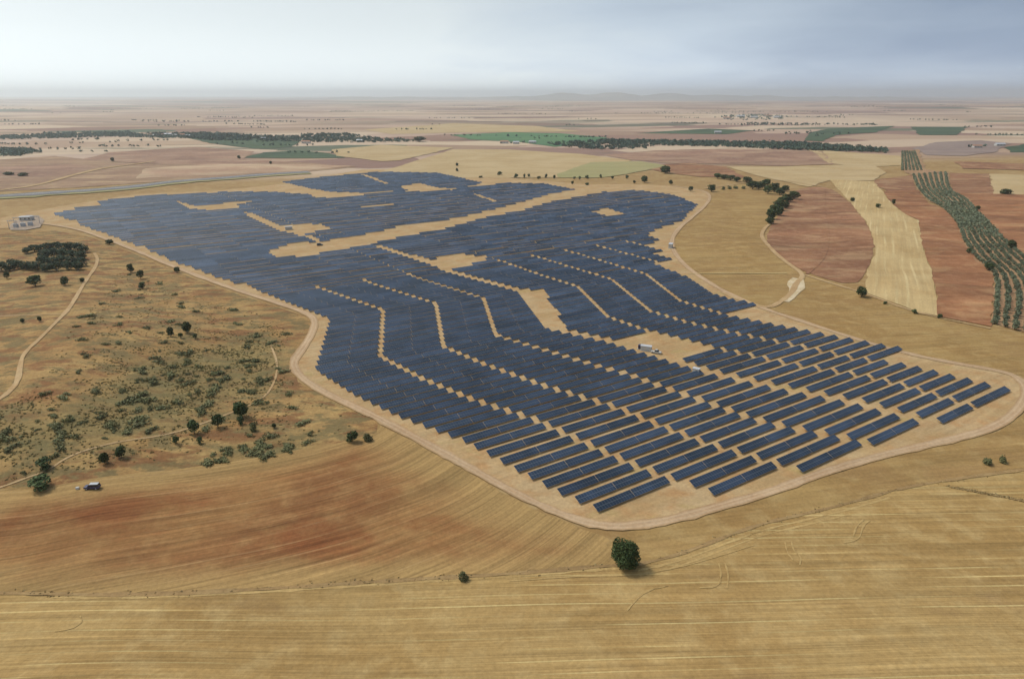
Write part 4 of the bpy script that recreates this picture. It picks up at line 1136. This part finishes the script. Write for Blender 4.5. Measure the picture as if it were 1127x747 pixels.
def vehicle(name, loc, rz, L_, Wd, H_, body, roof, label, cat, van=True):
    r_ = empty(name, loc, rz); tag(r_, label, cat)
    hl = L_ / 2; zb = .38; zw = H_ * .56
    prism('body', [(-hl, zb), (hl, zb), (hl, zw * .86), (hl - .25, zw), (-hl + .05, zw), (-hl, zw * .9)], -Wd / 2, Wd / 2, body, r_, .06)
    back = -hl + .1 if van else -hl * .25
    prism('cabin', [(back, zw - .02), (hl * .55, zw - .02), (hl * .25, H_ - .06), (back + .18, H_ - .06)], -Wd / 2 + .06, Wd / 2 - .06, M_GLASS, r_, .16)
    m_ = MB(); m_.box(back + .2, hl * .25 - .02, -Wd / 2 + .22, Wd / 2 - .22, H_ - .058, H_); m_.build('roof', roof, r_)
    for x in (-hl * .62, hl * .62):
        for s_ in (-1, 1):
            w = MB(); w.tube((x, s_ * (Wd / 2 - .2), .36), (x, s_ * (Wd / 2 + .02), .36), .36, .36, 14)
            wh = w.build('wheel', M_RUB, r_)
            w = MB(); w.tube((x, s_ * (Wd / 2 + .02), .36), (x, s_ * (Wd / 2 + .035), .36), .2, .2, 10); w.build('rim', M_GREY, wh)
    for s_ in (-1, 1):
        w = MB(); w.box(hl - .03, hl + .02, s_ * Wd * .36 - .15, s_ * Wd * .36 + .15, zw * .62, zw * .78); w.build('headlight', M_LAMP, r_)
    return r_
x, y, z = G3(102, 537.5)
vehicle('van', (x, y, z + .08), R(184), 4.7, 1.8, 1.8, M_NAVY, M_GREY, 'dark blue van with pale roof parked on the field edge', 'van')
x, y, z = G3(85.5, 538)
def crate(loc, rz, label):
    r_ = empty('crate', loc, rz); tag(r_, label, 'crate')
    m_ = MB(); m_.box(-.45, .45, -.35, .35, 0, .55); m_.build('box', M_SILV, r_)
    m_ = MB(); m_.box(-.48, .48, -.38, .38, .555, .62); m_.build('lid', M_WALL, r_)
crate((x, y, z + .08), R(12), 'small pale crate on dry grass beside the blue van')
x, y = ground0(352, 270.5)
vehicle('car', (x, y, .25), R(20), 5.0, 2.2, 2.0, M_DARKP, M_DARKP, 'dark off-road car on the wide diagonal service road', 'car')
x, y = ground0(722, 389)
vehicle('pickup_truck', (x, y, .2), R(-28), 5.2, 2.0, 1.9, M_WALL, M_WALL, 'white pickup beside the transformer cabin in the sandy clearing', 'pickup', van=False)

def cabin(loc, rz, L_, D_, H_, wall, label, cat='cabin', name='equipment_cabin'):
    r_ = empty(name, loc, rz); tag(r_, label, cat)
    m_ = MB(); m_.box(-L_ / 2 - .3, L_ / 2 + .3, -D_ / 2 - .3, D_ / 2 + .3, -.4, .25); m_.build('plinth', M_CONC, r_)
    m_ = MB(); m_.box(-L_ / 2, L_ / 2, -D_ / 2, D_ / 2, .25, H_); m_.build('wall', wall, r_)
    m_ = MB(); m_.box(-L_ / 2 - .15, L_ / 2 + .15, -D_ / 2 - .15, D_ / 2 + .15, H_, H_ + .18); m_.build('roof', M_SILV, r_)
    for x in (-L_ * .25, L_ * .2):
        m_ = MB(); m_.box(x - .5, x + .5, -D_ / 2 - .04, -D_ / 2 - .002, .28, H_ * .82); d_ = m_.build('door', M_GREY, r_)
        m_ = MB(); m_.box(x + .3, x + .36, -D_ / 2 - .09, -D_ / 2 - .042, H_ * .4, H_ * .46); m_.build('handle', M_DARKP, d_)
    return r_
x, y = ground0(711, 386); cabin((x, y, .15), R(-22), 5.2, 2.3, 2.5, M_WALL, 'white transformer cabin in the sandy clearing amid the tables')
x, y = ground0(705, 384.5)
tr = empty('transformer', (x, y, .15), R(-22)); tag(tr, 'dark finned transformer beside the white cabin in the clearing', 'transformer')
m_ = MB(); m_.box(-1.6, 1.6, -1.0, 1.0, -.2, .3); m_.build('plinth', M_CONC, tr)
m_ = MB(); m_.box(-1.2, 1.2, -.7, .7, .3, 2.3)
for q in range(7): m_.box(-1.1 + q * .36, -1.0 + q * .36, -1.0, -.702, .5, 2.0)
m_.build('tank', M_NAVY, tr)
m_ = MB()
for q in (-.7, 0, .7): m_.tube((q, 0, 2.3), (q, 0, 3.0), .14, .08)
m_.build('bushing', M_GREY, tr)
x, y = ground0(766, 411); cabin((x, y, .15), R(-35), 3.0, 2.0, 2.4, M_WALL, 'small white cabinet at the edge of the orange dirt lane', 'cabinet')
x, y = ground0(738, 273); cabin((x, y, .3), R(70), 5.5, 3.0, 3.4, M_WALL, 'white cabin where the perimeter track bends by the tables')
x, y = ground0(318, 253); cabin((x, y, .3), R(20), 6.5, 2.8, 2.8, M_WALL, 'pale cabin in the far clearing left of the service road')

# substation by the western corner
sheet('gravel_yard', [(12, 254), (11, 248), (23, 241), (30, 237), (43, 238), (49, 243), (44, 251), (28, 254)], M_GRAVEL, 7, amp=.3)
def house(name, loc, rz, L_, D_, H_, rise, label, wall=None, roof=None, cat='building', group=None, windows=3):
    r_ = empty(name, loc, rz); tag(r_, label, cat, group)
    m_ = MB(); m_.box(-L_ / 2, L_ / 2, -D_ / 2, D_ / 2, -1.5, H_); m_.build('wall', wall or M_WALL, r_)
    e_ = .4; m_ = MB()
    m_.add([(-L_ / 2 - e_, -D_ / 2 - e_, H_ + .01), (L_ / 2 + e_, -D_ / 2 - e_, H_ + .01), (L_ / 2 + e_, D_ / 2 + e_, H_ + .01), (-L_ / 2 - e_, D_ / 2 + e_, H_ + .01), (-L_ / 2 - e_, 0, H_ + rise), (L_ / 2 + e_, 0, H_ + rise)],
           [(0, 1, 5, 4), (2, 3, 4, 5), (0, 4, 3), (1, 2, 5), (3, 2, 1, 0)])
    m_.build('roof', roof or M_ROOFT, r_)
    for q in range(windows):
        x = -L_ / 2 + (q + .5) * L_ / windows
        m_ = MB(); m_.box(x - .6, x + .6, -D_ / 2 - .05, -D_ / 2 - .003, H_ * .4, H_ * .75); m_.build('window', M_GLASS, r_)
    m_ = MB(); m_.box(L_ * .06, L_ * .06 + 1.2, -D_ / 2 - .07, -D_ / 2 - .004, 0, 2.1); m_.build('door', M_GREY, r_)
    return r_
x, y, z = G3(30, 243); house('control_building', (x, y, z), R(8), 11, 6.5, 4.4, .4, 'white flat-roofed control building in the gravel substation yard', roof=M_GREY)
for i, (px, py, lab) in enumerate([(15, 252, 'grey gantry in the substation yard, nearest the slope'), (21, 248.5, 'grey gantry in the middle of the substation yard'), (40, 247, 'grey gantry behind the control building')]):
    x, y, z = G3(px, py); r_ = empty('gantry', (x, y, z + .6), R(10)); tag(r_, lab, 'gantry', 'steel gantries of the substation')
    for s_ in (-1, 1):
        m_ = MB(); m_.tube((s_ * 3.5, 0, -.8), (s_ * 3.5, 0, 7), .3, .2); m_.build('post', M_STEEL, r_)
    m_ = MB(); m_.box(-4.2, 4.2, -.25, .25, 7.0, 7.5); m_.build('beam', M_STEEL, r_)
    m_ = MB()
    for q in (-2, 0, 2): m_.tube((q, 0, 6.99), (q, 0, 5.8), .12, .12)
    m_.build('insulator', M_GREY, r_)
for i, (px, py) in enumerate([(18, 251), (26, 250), (34, 249)]):
    x, y, z = G3(px, py); r_ = empty('transformer', (x, y, z + .6), R(10)); tag(r_, ['grey transformer at the near end of the substation yard', 'grey transformer amid the substation gantries', 'grey transformer in front of the white control building'][i], 'transformer', 'substation transformers')
    m_ = MB(); m_.box(-2.4, 2.4, -1.6, 1.6, -.8, .3); m_.build('plinth', M_CONC, r_)
    m_ = MB(); m_.box(-1.9, 1.9, -1.1, 1.1, .3, 3.4); m_.build('tank', M_GREY, r_)
    m_ = MB()
    for q in (-1, 0, 1): m_.tube((q, 0, 3.4), (q, 0, 4.6), .2, .1)
    m_.build('bushing', M_CONC, r_)

FAR_H = [(178, 150, 26, 12), (185, 149.5, 34, 14), (193, 150.5, 22, 12), (200, 150, 30, 14), (207, 151, 22, 12), (171, 150.5, 20, 12), (337, 158, 34, 14), (290, 154, 22, 12), (396, 156.5, 26, 12), (555, 158, 36, 14), (568, 158.5, 26, 12), (586, 158, 30, 12),
         (800, 131, 60, 26), (815, 129, 70, 26), (830, 130, 60, 24), (845, 128.5, 70, 26), (855, 130, 60, 24), (790, 147, 34, 14), (1075, 163, 30, 14), (1100, 161, 34, 14)]
for i, (px, py, L_, D_) in enumerate(FAR_H):
    x, y, z = G3(px, py)
    house('farm_building', (x, y, z), R(rnd.uniform(-15, 15)), L_ * .62, D_ * .7, 3.6 + L_ * .05, 1.6 + D_ * .06, '%s of the tiny white buildings dotted over the far plain' % ordinal(i), wall=M_WALL, roof=M_SILV if i % 3 else M_ROOFT, group='tiny buildings on the far plain')

for lst in protos.values():
    for o in lst:
        for ch in list(o.children): bpy.data.objects.remove(ch)
        bpy.data.objects.remove(o)

# ------------------------------------------------------------------ mountains and the air
gx_ = np.linspace(-7000, 13000, 190); gy_ = np.linspace(16000, 20000, 22)
MXg, MYg = np.meshgrid(gx_, gy_, indexing='ij')
cx_ = MXg / MYg                                                  # bearing of the ridge from the plain
prof = 12 + 150 * np.exp(-((cx_ - 0.10) / .13) ** 2) + 105 * np.exp(-((cx_ - .30) / .12) ** 2) + 70 * np.exp(-((cx_ + .2) / .12) ** 2) + 60 * np.exp(-((cx_ - .5) / .1) ** 2)
prof = prof * (1 + .18 * wsum(waves(7, 1300), MXg, MYg)) + 9 * wsum(waves(6, 420), MXg, MYg)
ry = (MYg - 16000) / 4000
MZ = np.clip(prof, 0, 255) * .85 * np.sin(np.pi * np.clip(ry, 0, 1)) - 18
idx = np.arange(190 * 22).reshape(190, 22)
fc = np.stack([idx[:-1, :-1], idx[1:, :-1], idx[1:, 1:], idx[:-1, 1:]], -1).reshape(-1, 4)
M_MTN = field_mat('hazed_mountain_scrub', (.27, .25, .22), (.31, .28, .24), (.24, .23, .20), 1500, 0, (900, 300, .2), .5, None, seed=40)  # albedo lightened towards the haze, so the ridge looks fainter
tag(mesh_obj('mountains', np.stack([MXg.ravel(), MYg.ravel(), MZ.ravel()], 1), fc, M_MTN, smooth=True), kind='structure')

hm = bpy.data.materials.new('haze_air'); hm.use_nodes = True
hn, hl = hm.node_tree.nodes, hm.node_tree.links
hn.clear()
ho = hn.new('ShaderNodeOutputMaterial'); pv = hn.new('ShaderNodeVolumePrincipled')
pv.inputs['Color'].default_value = (.88, .95, 1.0, 1)
pv.inputs['Density'].default_value = 7.2e-5
pv.inputs['Density Attribute'].default_value = ''
pv.inputs['Anisotropy'].default_value = 0.7
hl.new(pv.outputs[0], ho.inputs['Volume'])
try: hm.cycles.homogeneous_volume = True
except Exception: pass
B = 47000
m_ = MB(); m_.box(-B, B, -B, B, -80, 310)
hz = m_.build('haze', hm)
tag(hz, kind='stuff')
